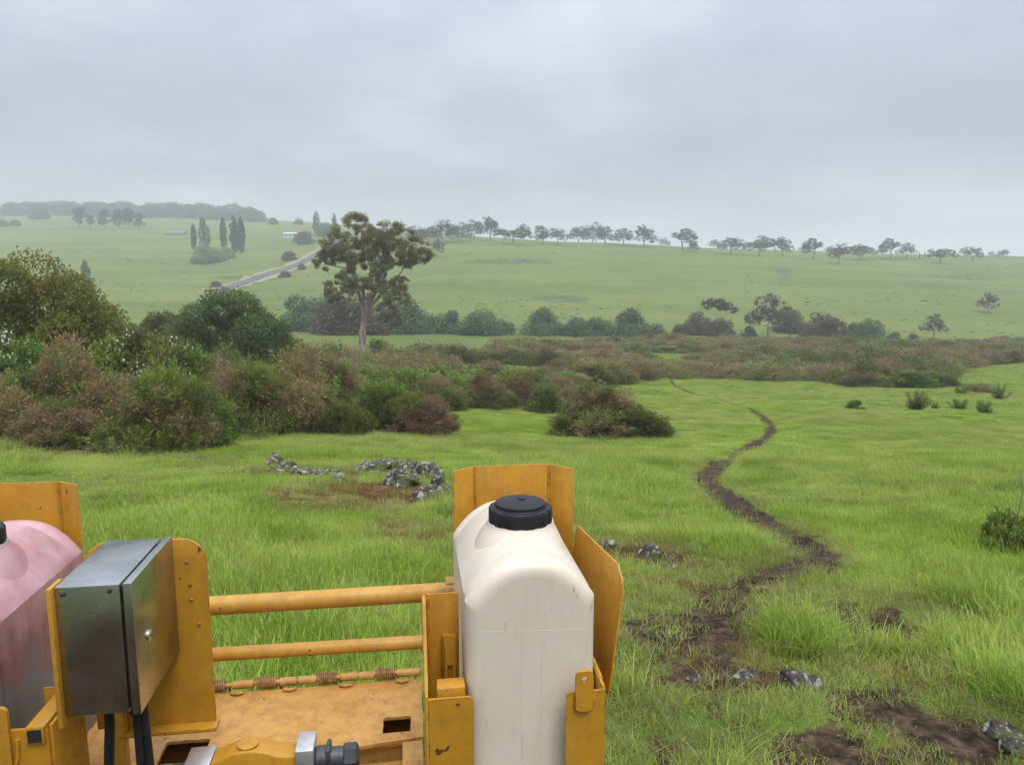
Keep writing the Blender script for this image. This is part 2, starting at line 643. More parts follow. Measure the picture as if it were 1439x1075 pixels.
def ground_mat():
    m, nt, out = newmat('pasture')
    p = geo_pos(nt)
    fine = tex(nt, scale=9.0, vec=p, i_Detail=6.0, i_Roughness=0.65)
    med = tex(nt, scale=0.7, vec=p, i_Detail=5.0, i_Roughness=0.6)
    mp = N(nt, 'ShaderNodeMapping')
    mp.inputs['Scale'].default_value = (0.012, 0.03, 0.05)
    nt.links.new(p, mp.inputs[0])
    big = tex(nt, scale=1.0, vec=mp.outputs[0], i_Detail=6.0, i_Roughness=0.6)
    # turf between the blades
    c = ramp(nt, [(0.3, (0.055, 0.070, 0.018)), (0.55, (0.095, 0.140, 0.024)), (0.75, (0.15, 0.175, 0.045))])
    nt.links.new(med.outputs[0], c.inputs[0])
    # grazed hill pasture
    h = ramp(nt, [(0.30, (0.075, 0.108, 0.020)), (0.50, (0.112, 0.148, 0.026)), (0.68, (0.150, 0.172, 0.040)), (0.8, (0.175, 0.178, 0.06))])
    nt.links.new(big.outputs[0], h.inputs[0])
    speck = tex(nt, scale=0.28, vec=p, i_Detail=6.0, i_Roughness=0.75)
    sr = ramp(nt, [(0.36, 0.45), (0.46, 0.0)])
    nt.links.new(speck.outputs[0], sr.inputs[0])
    hc = mixc(nt, sr.outputs[0], h.outputs[0], (0.075, 0.088, 0.04))
    hc = mixc(nt, attr(nt, 'marsh'), hc, (0.065, 0.085, 0.03))
    sp2 = tex(nt, scale=0.11, vec=p, i_Detail=4.0, i_Roughness=0.6)
    sr2 = ramp(nt, [(0.56, 0.0), (0.66, 0.5)])
    nt.links.new(sp2.outputs[0], sr2.inputs[0])
    hc = mixc(nt, sr2.outputs[0], hc, (0.165, 0.17, 0.075))
    col = mixc(nt, attr(nt, 'hill'), c.outputs[0], hc)
    scrub = ramp(nt, [(0.35, (0.05, 0.05, 0.022)), (0.65, (0.10, 0.085, 0.045))])
    nt.links.new(med.outputs[0], scrub.inputs[0])
    col = mixc(nt, attr(nt, 'litter'), col, scrub.outputs[0])
    rs = ramp(nt, [(0.34, (0.09, 0.05, 0.022)), (0.5, (0.25, 0.125, 0.045)), (0.64, (0.36, 0.21, 0.09))])
    nt.links.new(fine.outputs[0], rs.inputs[0])
    col = mixc(nt, attr(nt, 'rust'), col, rs.outputs[0])
    so = ramp(nt, [(0.36, (0.014, 0.009, 0.005)), (0.5, (0.044, 0.028, 0.016)), (0.66, (0.105, 0.07, 0.044))])
    nt.links.new(fine.outputs[0], so.inputs[0])
    sm = mth(nt, 'ADD', attr(nt, 'soil'), mth(nt, 'MULTIPLY', mth(nt, 'SUBTRACT', fine.outputs[0], 0.5), 1.6))
    sf_ = ramp(nt, [(0.36, 0.0), (0.52, 1.0)])
    nt.links.new(sm, sf_.inputs[0])
    col = mixc(nt, sf_.outputs[0], col, so.outputs[0])
    principled(nt, out, Base_Color=col, Roughness=0.9, Specular_IOR_Level=0.12, Normal=bump(nt, fine.outputs[0], 0.7, 0.05))
    return m


def paint_mat(name, base, pale, rough=0.42, worn=0.5, dirt=(0.16, 0.07, 0.022)):
    """old machine enamel: faded patches, wet grime, chips down to rust"""
    m, nt, out = newmat(name)
    fade = tex(nt, scale=5.0, i_Detail=5.0, i_Roughness=0.6)
    grime = tex(nt, scale=26.0, i_Detail=6.0, i_Roughness=0.7)
    streak = tex(nt, scale=14.0, vec=mapping(nt, (3.0, 3.0, 0.25)), i_Detail=4.0)
    chip = tex(nt, scale=34.0, i_Detail=3.0, i_Roughness=0.55)
    fr = ramp(nt, [(0.35, 0.0), (0.68, 1.0)])
    nt.links.new(fade.outputs[0], fr.inputs[0])
    col = mixc(nt, fr.outputs[0], base, pale)
    gr = ramp(nt, [(0.46, 0.0), (0.74, 0.75 * worn)])
    nt.links.new(grime.outputs[0], gr.inputs[0])
    col = mixc(nt, gr.outputs[0], col, dirt)
    st = ramp(nt, [(0.50, 0.0), (0.74, 0.6 * worn)])
    nt.links.new(streak.outputs[0], st.inputs[0])
    col = mixc(nt, st.outputs[0], col, [d * 1.6 for d in dirt])
    cp = ramp(nt, [(0.70, 0.0), (0.715, 0.9)])
    nt.links.new(chip.outputs[0], cp.inputs[0])
    col = mixc(nt, cp.outputs[0], col, (0.055, 0.025, 0.015))
    bv = N(nt, 'ShaderNodeBevel', samples=4)
    bv.inputs['Radius'].default_value = 0.0035
    gn = N(nt, 'ShaderNodeNewGeometry')
    dp = N(nt, 'ShaderNodeVectorMath', operation='DOT_PRODUCT')
    nt.links.new(bv.outputs[0], dp.inputs[0])
    nt.links.new(gn.outputs['Normal'], dp.inputs[1])
    ed = mth(nt, 'SUBTRACT', 1.0, dp.outputs['Value'])
    en = tex(nt, scale=42.0, i_Detail=4.0, i_Roughness=0.65)
    er = ramp(nt, [(0.50, 0.0), (0.56, 1.0)])
    nt.links.new(en.outputs[0], er.inputs[0])
    eg = ramp(nt, [(0.015, 0.0), (0.07, 0.85)])
    nt.links.new(ed, eg.inputs[0])
    col = mixc(nt, mth(nt, 'MULTIPLY', eg.outputs[0], er.outputs[0]), col, (0.075, 0.035, 0.018))
    mud = tex(nt, scale=150.0, i_Detail=2.0, i_Roughness=0.5)
    mr = ramp(nt, [(0.66, 0.0), (0.72, 0.6 * worn)])
    nt.links.new(mud.outputs[0], mr.inputs[0])
    col = mixc(nt, mr.outputs[0], col, (0.09, 0.05, 0.025))
    rr = ramp(nt, [(0.3, rough - 0.1), (0.7, rough + 0.18)])
    nt.links.new(grime.outputs[0], rr.inputs[0])
    principled(nt, out, Base_Color=col, Roughness=rr.outputs[0], Specular_IOR_Level=0.45,
               Normal=bump(nt, grime.outputs[0], 0.12, 0.002))
    return m


M_YEL = paint_mat('yellow_enamel', (0.42, 0.200, 0.010), (0.52, 0.265, 0.024))
M_ORA = paint_mat('faded_orange_enamel', (0.45, 0.230, 0.044), (0.55, 0.310, 0.085), 0.5, 0.8, (0.2, 0.085, 0.03))


M_RAIL = paint_mat('rail_enamel', (0.44, 0.225, 0.020), (0.53, 0.295, 0.055), 0.45, 0.6, (0.2, 0.085, 0.03))


def tank_mat(name, pink):
    m, nt, out = newmat(name)
    n = tex(nt, scale=6.0, i_Detail=5.0, i_Roughness=0.6)
    sc = tex(nt, scale=38.0, vec=mapping(nt, (1, 1, 0.5)), i_Detail=3.0)
    if not pink:
        r = ramp(nt, [(0.3, (0.60, 0.52, 0.415)), (0.7, (0.655, 0.585, 0.48))])
        nt.links.new(n.outputs[0], r.inputs[0])
        col = r.outputs[0]
    else:
        tcn = N(nt, 'ShaderNodeTexCoord')
        s = N(nt, 'ShaderNodeSeparateXYZ')
        nt.links.new(tcn.outputs['Object'], s.inputs[0])
        st = tex(nt, scale=9.0, vec=mapping(nt, (4, 4, 0.55)), i_Detail=5.0, i_Roughness=0.65)
        z = mth(nt, 'ADD', s.outputs[2], mth(nt, 'MULTIPLY', mth(nt, 'SUBTRACT', st.outputs[0], 0.5), 0.20))
        z = mth(nt, 'ADD', z, mth(nt, 'MULTIPLY', mth(nt, 'SUBTRACT', n.outputs[0], 0.5), 0.5))
        zz = N(nt, 'ShaderNodeMapRange', i_1=1.45, i_2=1.93)
        nt.links.new(z, zz.inputs[0])
        r = ramp(nt, [(0.0, (0.15, 0.12, 0.125)), (0.28, (0.165, 0.17, 0.195)), (0.45, (0.24, 0.115, 0.13)), (0.68, (0.43, 0.215, 0.235)), (1.0, (0.54, 0.355, 0.36))])
        nt.links.new(zz.outputs[0], r.inputs[0])
        col = r.outputs[0]
    gz = tex(nt, scale=15.0, vec=mapping(nt, (2.5, 2.5, 0.5)), i_Detail=6.0, i_Roughness=0.7)
    gzr = ramp(nt, [(0.52, 0.0), (0.78, 0.25)])
    nt.links.new(gz.outputs[0], gzr.inputs[0])
    col = mixc(nt, gzr.outputs[0], col, (0.36, 0.30, 0.22))
    k = ramp(nt, [(0.69, 0.0), (0.76, 0.55)])
    nt.links.new(sc.outputs[0], k.inputs[0])
    col = mixc(nt, k.outputs[0], col, (0.22, 0.18, 0.14))
    principled(nt, out, Base_Color=col, Roughness=0.42, Specular_IOR_Level=0.4, Normal=bump(nt, n.outputs[0], 0.08, 0.01))
    return m


def simple_mat(name, c0, c1, rough=0.6, metal=0.0, scale=20.0, bmp=0.1, spec=0.5):
    m, nt, out = newmat(name)
    n = tex(nt, scale=scale, i_Detail=5.0, i_Roughness=0.6)
    r = ramp(nt, [(0.35, c0), (0.65, c1)])
    nt.links.new(n.outputs[0], r.inputs[0])
    principled(nt, out, Base_Color=r.outputs[0], Roughness=rough, Metallic=metal, Specular_IOR_Level=spec,
               Normal=bump(nt, n.outputs[0], bmp, 0.004))
    return m


M_TANKW = tank_mat('milky_polyethylene', False)
M_TANKP = tank_mat('dye_stained_polyethylene', True)
M_BLACK = simple_mat('black_plastic', (0.006, 0.006, 0.0065), (0.014, 0.014, 0.015), 0.5, 0, 60, 0.15, 0.35)
M_RUB = simple_mat('black_rubber', (0.008, 0.008, 0.008), (0.016, 0.016, 0.016), 0.55, 0, 30, 0.1, 0.3)
M_FIT = simple_mat('dark_grey_fitting', (0.03, 0.033, 0.036), (0.07, 0.073, 0.076), 0.45, 0.3, 40, 0.2)
M_ALU = simple_mat('aluminium', (0.50, 0.49, 0.48), (0.68, 0.66, 0.65), 0.42, 0.85, 30, 0.1)
M_CHROME = simple_mat('bright_steel', (0.6, 0.6, 0.6), (0.8, 0.8, 0.8), 0.22, 1.0, 20, 0.05)
M_SPRING = simple_mat('rusty_spring_steel', (0.16, 0.075, 0.03), (0.42, 0.22, 0.08), 0.6, 0.2, 60, 0.3)
M_DARK = simple_mat('gap_shade', (0.010, 0.010, 0.010), (0.016, 0.016, 0.016), 0.8)  # near-black that stands for the shade in gaps and openings


def steel_mat():
    m, nt, out = newmat('brushed_stainless')
    n = tex(nt, scale=60.0, vec=mapping(nt, (6.0, 6.0, 0.35)), i_Detail=4.0)
    g = tex(nt, scale=9.0, i_Detail=5.0, i_Roughness=0.65)
    r = ramp(nt, [(0.3, (0.36, 0.36, 0.35)), (0.7, (0.50, 0.50, 0.485))])
    nt.links.new(g.outputs[0], r.inputs[0])
    q = ramp(nt, [(0.3, 0.20), (0.7, 0.33)])
    nt.links.new(g.outputs[0], q.inputs[0])
    principled(nt, out, Base_Color=r.outputs[0], Metallic=1.0, Roughness=q.outputs[0], Normal=bump(nt, n.outputs[0], 0.06, 0.002))
    return m


M_STEEL = steel_mat()


def rock_mat():
    m, nt, out = newmat('lichened_basalt')
    n = tex(nt, scale=3.2, i_Detail=8.0, i_Roughness=0.7)
    li = tex(nt, scale=9.5, i_Detail=5.0, i_Roughness=0.6, i_Distortion=0.6)
    c = ramp(nt, [(0.38, (0.025, 0.021, 0.018)), (0.62, (0.12, 0.105, 0.092))])
    nt.links.new(n.outputs[0], c.inputs[0])
    lr = ramp(nt, [(0.50, 0.0), (0.57, 0.9)])
    nt.links.new(li.outputs[0], lr.inputs[0])
    lc = ramp(nt, [(0.4, (0.25, 0.245, 0.21)), (0.7, (0.50, 0.495, 0.44))])
    nt.links.new(n.outputs[0], lc.inputs[0])
    col = mixc(nt, lr.outputs[0], c.outputs[0], lc.outputs[0])
    mo = tex(nt, scale=4.2, i_Detail=4.0)
    mr = ramp(nt, [(0.50, 0.0), (0.58, 0.9)])
    nt.links.new(mo.outputs[0], mr.inputs[0])
    col = mixc(nt, mr.outputs[0], col, (0.065, 0.075, 0.018))
    principled(nt, out, Base_Color=col, Roughness=0.9, Specular_IOR_Level=0.15, Normal=bump(nt, n.outputs[0], 0.8, 0.05))
    return m


M_ROCK = rock_mat()

# ------------------------------------------------------------------ ground sheet
BUSH_ZONE = []      # filled by the scrub stands: (x, y, r) gets leaf litter instead of turf
M_GROUND = ground_mat()


def in_thicket(x, y):
    """1 inside the gorse thicket between the near field and the creek trees"""
    x = np.asarray(x, float)
    y = np.asarray(y, float)
    a = x / np.maximum(y, 1)
    px = 719.5 + a * FPX * 1.0
    near = np.interp(px, [440, 560, 640, 760, 850, 1000, 1150, 1260, 1300, 1400, 1500], [58, 58, 64, 63, 70, 78, 73, 68, 76, 104, 116])
    far = np.interp(px, [440, 520, 600, 700, 800, 900, 1000, 1439, 1600], [88, 84, 104, 112, 122, 146, 158, 165, 165])
    nz = 7 * fbm(x * 0.06, y * 0.06, 0, 3, 31)
    ok = (y > near + nz * 0.6) & (y < far + nz * 1.2)
    hole = fbm(x * 0.045 + 5, y * 0.06, 0, 2, 55) > 0.58
    return ok & ~(hole & (y > 70))


def build_ground():
    ys = np.concatenate([np.linspace(-60, -4, 12), np.arange(-3, 22, 0.2), np.arange(22, 60, 0.6), np.arange(60, 130, 1.5),
                         np.arange(130, 480, 4.0), np.geomspace(480, 3500, 60)])
    nu = 261
    u = np.linspace(-1, 1, nu)
    k = 2.6
    us = np.sinh(k * u) / math.sinh(k)
    X = np.zeros((len(ys), nu))
    for i, y in enumerate(ys):
        X[i] = us * (30 + 1.15 * max(y, 0) + 0.3 * abs(min(y, 0)))
    Yg = np.repeat(ys[:, None], nu, 1)
    Z = ground_z(X, Yg)
    soil = soil_mask(X, Yg)
    rust = blobs(RUST, X, Yg, 5) * (0.6 + 0.4 * np.clip(fbm(X * 1.5, Yg * 1.5, 0, 2, 4) + 0.5, 0, 1))
    Z = Z + 0.02 * soil * fbm(X * 5, Yg * 5, 0, 3, 8)
    hill = np.clip((Yg - 95) / 60, 0, 1)
    lit = in_thicket(X, Yg).astype(float)
    gpx = 719.5 + X / np.maximum(Yg, 1) * FPX
    marsh = np.zeros(X.shape)
    for mx, my, mw_, mh in ((725, 352, 60, 11), (1350, 345, 70, 9), (330, 330, 60, 8), (1100, 330, 10, 30), (780, 262, 40, 8), (700, 300, 20, 8)):
        marsh = np.maximum(marsh, np.clip(1.3 - ((gpx - mx) / mw_) ** 2 - ((Yg - my) / mh) ** 2 + 1.1 * fbm(X * 0.05, Yg * 0.12, 0, 3, 71), 0, 0.8))
    marsh = np.where(Yg > 200, marsh, 0)
    V = np.stack([X, Yg, Z], -1).reshape(-1, 3)
    idx = np.arange(len(ys) * nu).reshape(len(ys), nu)
    F = np.stack([idx[:-1, :-1], idx[:-1, 1:], idx[1:, 1:], idx[1:, :-1]], -1).reshape(-1, 4)
    me = mesh_np('ground', V, F, M_GROUND, dict(soil=soil.ravel(), rust=rust.ravel(), hill=hill.ravel(), litter=lit.ravel(), marsh=marsh.ravel()), True)
    o = bpy.data.objects.new('ground', me)
    link(o)
    tag(o, 'green pasture falling to a creek and rising to the hills', kind='structure')


build_ground()


def ribbon(name, pts, halves, mat, lift=0.02, label=None, jag=0.0, cross=5, sag=0.0):
    pts = np.asarray(pts)
    d = np.gradient(pts[:, :2], axis=0)
    d /= np.maximum(np.linalg.norm(d, axis=1, keepdims=True), 1e-6)
    nrm = np.stack([-d[:, 1], d[:, 0]], 1)
    n = len(pts)
    V = []
    for j in range(cross):
        s = j / (cross - 1) * 2 - 1
        hw = np.asarray(halves)
        if abs(s) == 1 and jag:
            hw = hw * (1 + jag * fbm(np.arange(n) * 0.45 + 50 * s, 0, 0, 3, 12))
        xy = pts[:, :2] + nrm * (hw * s)[:, None]
        z = ground_z(xy[:, 0], xy[:, 1]) + lift - sag * (1 - s * s)
        V.append(np.column_stack([xy, z]))
    V = np.stack(V, 1).reshape(-1, 3)
    idx = np.arange(n * cross).reshape(n, cross)
    F = np.stack([idx[:-1, :-1], idx[:-1, 1:], idx[1:, 1:], idx[1:, :-1]], -1).reshape(-1, 4)
    me = mesh_np(name, V, F, mat, None, True)
    # face upwards
    if me.polygons[0].normal.z < 0:
        me.flip_normals()
    o = bpy.data.objects.new(name, me)
    link(o)
    tag(o, label, kind='structure')
    return o


def soil_mat():
    m, nt, out = newmat('trodden_earth')
    p = geo_pos(nt)
    a = tex(nt, scale=11.0, vec=p, i_Detail=8.0, i_Roughness=0.7)
    b = tex(nt, scale=2.2, vec=p, i_Detail=4.0)
    r = ramp(nt, [(0.36, (0.014, 0.009, 0.005)), (0.5, (0.044, 0.028, 0.016)), (0.66, (0.105, 0.07, 0.044))])
    nt.links.new(mth(nt, 'ADD', mth(nt, 'MULTIPLY', a.outputs[0], 0.65), mth(nt, 'MULTIPLY', b.outputs[0], 0.35)), r.inputs[0])
    principled(nt, out, Base_Color=r.outputs[0], Roughness=0.8, Specular_IOR_Level=0.12, Normal=bump(nt, a.outputs[0], 0.9, 0.04))
    return m


M_SOIL = soil_mat()
_tk = TRK[40:]
_tk2 = _tk[_tk[:, 1] < 95]
ribbon('path', _tk2, track_half(np.linspace(0.11, 1.0, len(_tk2))) * 0.95 * np.clip(np.arange(len(_tk2)) / 14.0, 0.05, 1), M_SOIL, 0.012 + 0.0009 * _tk2[:, 1], 'trodden brown foot track winding away through the grass', 0.35, 7, 0.0)


# road on the far left slope
def road_mats():
    m, nt, out = newmat('wet_asphalt')
    n = tex(nt, scale=2.0, vec=geo_pos(nt), i_Detail=5.0)
    r = ramp(nt, [(0.3, (0.085, 0.082, 0.078)), (0.7, (0.125, 0.12, 0.113))])
    nt.links.new(n.outputs[0], r.inputs[0])
    principled(nt, out, Base_Color=r.outputs[0], Roughness=0.75, Specular_IOR_Level=0.2)
    m2, nt, out = newmat('dry_verge')
    n = tex(nt, scale=0.8, vec=geo_pos(nt), i_Detail=5.0)
    r = ramp(nt, [(0.3, (0.17, 0.19, 0.075)), (0.7, (0.27, 0.26, 0.13))])
    nt.links.new(n.outputs[0], r.inputs[0])
    principled(nt, out, Base_Color=r.outputs[0], Roughness=0.9)
    return m, m2


M_ASPH, M_VERGE = road_mats()
_rp = smooth_line([at(306, 409), at(330, 402), at(365, 390), at(400, 379), at(430, 367), at(448, 357), at(462, 349), at(474, 341)], 12)
ribbon('verge', _rp, np.full(len(_rp), 6.5), M_VERGE, 0.25, 'pale grass verge along both sides of the far road', 0.3)
ribbon('road', _rp, np.full(len(_rp), 3.0), M_ASPH, 0.45, 'straight asphalt road climbing the far left slope')


# ------------------------------------------------------------------ foliage meshes
def unit(a):
    return a / np.maximum(np.linalg.norm(a, axis=-1, keepdims=True), 1e-9)


def cards(P, D, L, Wd, rng, fold=0.25):
    """kite-shaped leaf at every point: (n*4,3) vertices and (n,4) faces"""
    n = len(P)
    D = unit(D)
    S = unit(np.cross(D, rng.normal(size=(n, 3))))
    U = np.cross(S, D)
    L = np.broadcast_to(np.asarray(L, float), (n,))[:, None]
    Wd = np.broadcast_to(np.asarray(Wd, float), (n,))[:, None]
    V = np.stack([P, P + D * L * 0.45 + S * Wd, P + D * L - U * L * fold * 0.3, P + D * L * 0.45 - S * Wd], 1).reshape(-1, 3)
    F = np.arange(n * 4).reshape(n, 4)
    return V, F


def lumps(rng, rx, ry, h, k, rmin, rmax, flat=0.0):
    """overlapping lumps that together fill a dome"""
    a = rng.uniform(0, 2 * math.pi, k)
    q = np.sqrt(rng.uniform(0, 1, k))
    r = rng.uniform(rmin, rmax, k)
    top = np.sqrt(np.maximum(1 - q ** 2, 0)) * h
    z = rng.uniform(0.12, 1.0, k) * np.maximum(top - r, 0.1) + r * 0.3
    z = np.where(rng.uniform(size=k) < 0.45, np.maximum(top - r * rng.uniform(0.6, 1.1, k), r * 0.4), z)
    c = np.stack([np.cos(a) * q * (rx - r * 0.6), np.sin(a) * q * (ry - r * 0.6), z], 1)
    return c, r


def shell_points(rng, c, r, n, inner=0.25, squash=1.0):
    """points near the outsides of a set of lumps, with outward directions; buried ones are dropped"""
    w = r ** 2 / np.sum(r ** 2)
    k = rng.choice(len(r), n, p=w)
    d = unit(rng.normal(size=(n, 3)))
    rad = r[k] * (1 - inner * rng.uniform(0, 1, n) ** 1.5) * rng.uniform(0.9, 1.12, n)
    P = c[k] + d * rad[:, None] * np.array([1, 1, squash])
    keep = P[:, 2] > 0.02
    for i in range(len(r)):
        dd = np.linalg.norm((P - c[i]) / np.array([1, 1, squash]), axis=1)
        keep &= (dd > r[i] * 0.62) | (k == i)
    return P[keep], d[keep], k[keep]


def gorse_mesh(name, seed, rx=1.3, ry=1.2, h=2.0, n=900, dry=0.3, k=22, tuft=0.27, per=52):
    """a ragged bush of spiny tufts, each on its own shoot, with dark hollows between them"""
    rng = np.random.default_rng(seed)
    c, r = lumps(rng, rx, ry, h, k, 0.13 * h, 0.30 * h)
    c[:, 2] *= 1 + 0.16 * rng.normal(size=k)
    c[:, 2] = np.maximum(c[:, 2], 0.05)
    P, d, kk = shell_points(rng, c, r, n, 0.3)
    A = unit(d * 0.8 + np.array([0, 0, 0.55]) + rng.normal(size=d.shape) * 0.35)
    L = tuft * rng.uniform(0.55, 1.45, len(P))
    L = np.where((rng.uniform(size=len(P)) < 0.08) & (d[:, 2] > 0.1), L * 1.7, L)
    lumpdry = np.clip(dry + 0.7 * (rng.uniform(size=len(r)) - 0.5) * 2, 0, 1)
    dr = np.clip(lumpdry[kk] + 0.6 * fbm(P[:, 0] * 1.3, P[:, 1] * 1.3, P[:, 2] * 1.3, 2, seed) + rng.normal(size=len(P)) * 0.15, 0, 1)
    dr = np.clip((dr - 0.3) * 2.2, 0, 1) * (dry > 0.03)
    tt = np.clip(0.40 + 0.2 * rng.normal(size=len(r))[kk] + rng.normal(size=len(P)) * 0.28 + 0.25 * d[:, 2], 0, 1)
    m = len(P) * per
    Am, Lm = np.repeat(A, per, 0), np.repeat(L, per)
    t = rng.uniform(-0.45, 1.0, m)
    rad = rng.normal(size=(m, 3)) * (Lm * 0.21 * (1.05 - 0.55 * np.clip(t, 0, 1)))[:, None]
    Pm = np.repeat(P, per, 0) + Am * (t * Lm)[:, None] + rad
    Pm[:, 2] = np.maximum(Pm[:, 2], 0.01)
    Dm = unit(Am * 0.75 + unit(rad) * 0.8 + rng.normal(size=(m, 3)) * 0.3)
    V, F = cards(Pm, Dm, Lm * rng.uniform(0.22, 0.5, m), Lm * rng.uniform(0.024, 0.055, m), rng)
    tm_ = np.clip(np.repeat(tt, per) + 0.25 * (t - 0.3) + rng.normal(size=m) * 0.1, 0, 1)
    dm = np.clip(np.repeat(dr, per) + 0.15 * rng.normal(size=m) * (np.repeat(dr, per) > 0), 0, 1)
    return mesh_np(name, V, F, M_GORSE, dict(tint=np.repeat(tm_, 4), dry=np.repeat(dm, 4)))


def leafy_mesh(name, seed, mat, rx, ry, h, n, leaf, k=40, rmin=0.13, rmax=0.26, droop=0.0, z0=0.0, dry=0.0, m=3, squash=0.85, flowers=0):
    rng = np.random.default_rng(seed)
    c, r = lumps(rng, rx, ry, h - z0, k, rmin * h, rmax * h)
    c[:, 2] += z0
    P, d, kk = shell_points(rng, c, r, n, 0.35, squash)
    D = unit(d + np.array([0, 0, 0.2 - droop]) + rng.normal(size=d.shape) * 0.5)
    L = leaf * rng.uniform(0.7, 1.4, len(P))
    Pm = np.repeat(P, m, 0) + np.repeat(D, m, 0) * (rng.uniform(-1.2, 1.2, len(P) * m) * np.repeat(L, m))[:, None]
    Dm = unit(np.repeat(D, m, 0) + rng.normal(size=(len(P) * m, 3)) * 0.8)
    V, F = cards(Pm, Dm, np.repeat(L, m), np.repeat(L, m) * 0.30, rng)
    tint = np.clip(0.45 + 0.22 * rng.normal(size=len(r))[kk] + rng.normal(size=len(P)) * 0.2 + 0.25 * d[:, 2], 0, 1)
    dr = np.clip(dry * (0.5 + fbm(P[:, 0] * 0.9, P[:, 1] * 0.9, P[:, 2] * 0.9, 2, seed) * 1.2), 0, 1)
    mats, mi = [mat], np.zeros(len(F), int)
    tint, dr = np.repeat(tint, m * 4), np.repeat(dr, m * 4)
    if flowers:
        fl = fbm(P[:, 0] * 1.1, P[:, 1] * 1.1, P[:, 2] * 1.1, 2, seed + 3) + rng.normal(size=len(P)) * 0.25
        sel = np.argsort(-fl)[:flowers]
        V2, F2 = cards(P[sel] + d[sel] * leaf * 0.6, rng.normal(size=(flowers, 3)), leaf * 0.75, leaf * 0.38, rng)
        F = np.vstack([F, F2 + len(V)])
        V = np.vstack([V, V2])
        mi = np.concatenate([mi, np.ones(len(F2), int)])
        mats.append(M_PETAL)
        tint = np.concatenate([tint, np.full(len(V2), 0.5)])
        dr = np.concatenate([dr, np.zeros(len(V2))])
    return mesh_np(name, V, F, mats, dict(tint=tint, dry=dr), False, mi)


def limb_tubes(segs, n=7):
    """segs: list of (points, radii) -> one vertex/face soup of tapered tubes"""
    V, F = [], []
    base = 0
    for pts, rad in segs:
        pts = np.asarray(pts, float)
        T = unit(np.gradient(pts, axis=0))
        up = np.array([0.3, 1, 0.1])
        A = unit(np.cross(T, up))
        B = np.cross(T, A)
        ang = np.linspace(0, 2 * math.pi, n, endpoint=False)
        ring = pts[:, None, :] + (A[:, None, :] * np.cos(ang)[None, :, None] + B[:, None, :] * np.sin(ang)[None, :, None]) * np.asarray(rad)[:, None, None]
        V.append(ring.reshape(-1, 3))
        idx = base + np.arange(len(pts) * n).reshape(len(pts), n)
        nx = np.roll(idx, -1, 1)
        F.append(np.stack([idx[:-1], nx[:-1], nx[1:], idx[1:]], -1).reshape(-1, 4))
        base += len(pts) * n
    return np.vstack(V), np.vstack(F)


def bez(a, b, c, n=7):
    t = np.linspace(0, 1, n)[:, None]
    return (1 - t) ** 2 * np.asarray(a) + 2 * t * (1 - t) * np.asarray(b) + t * t * np.asarray(c)


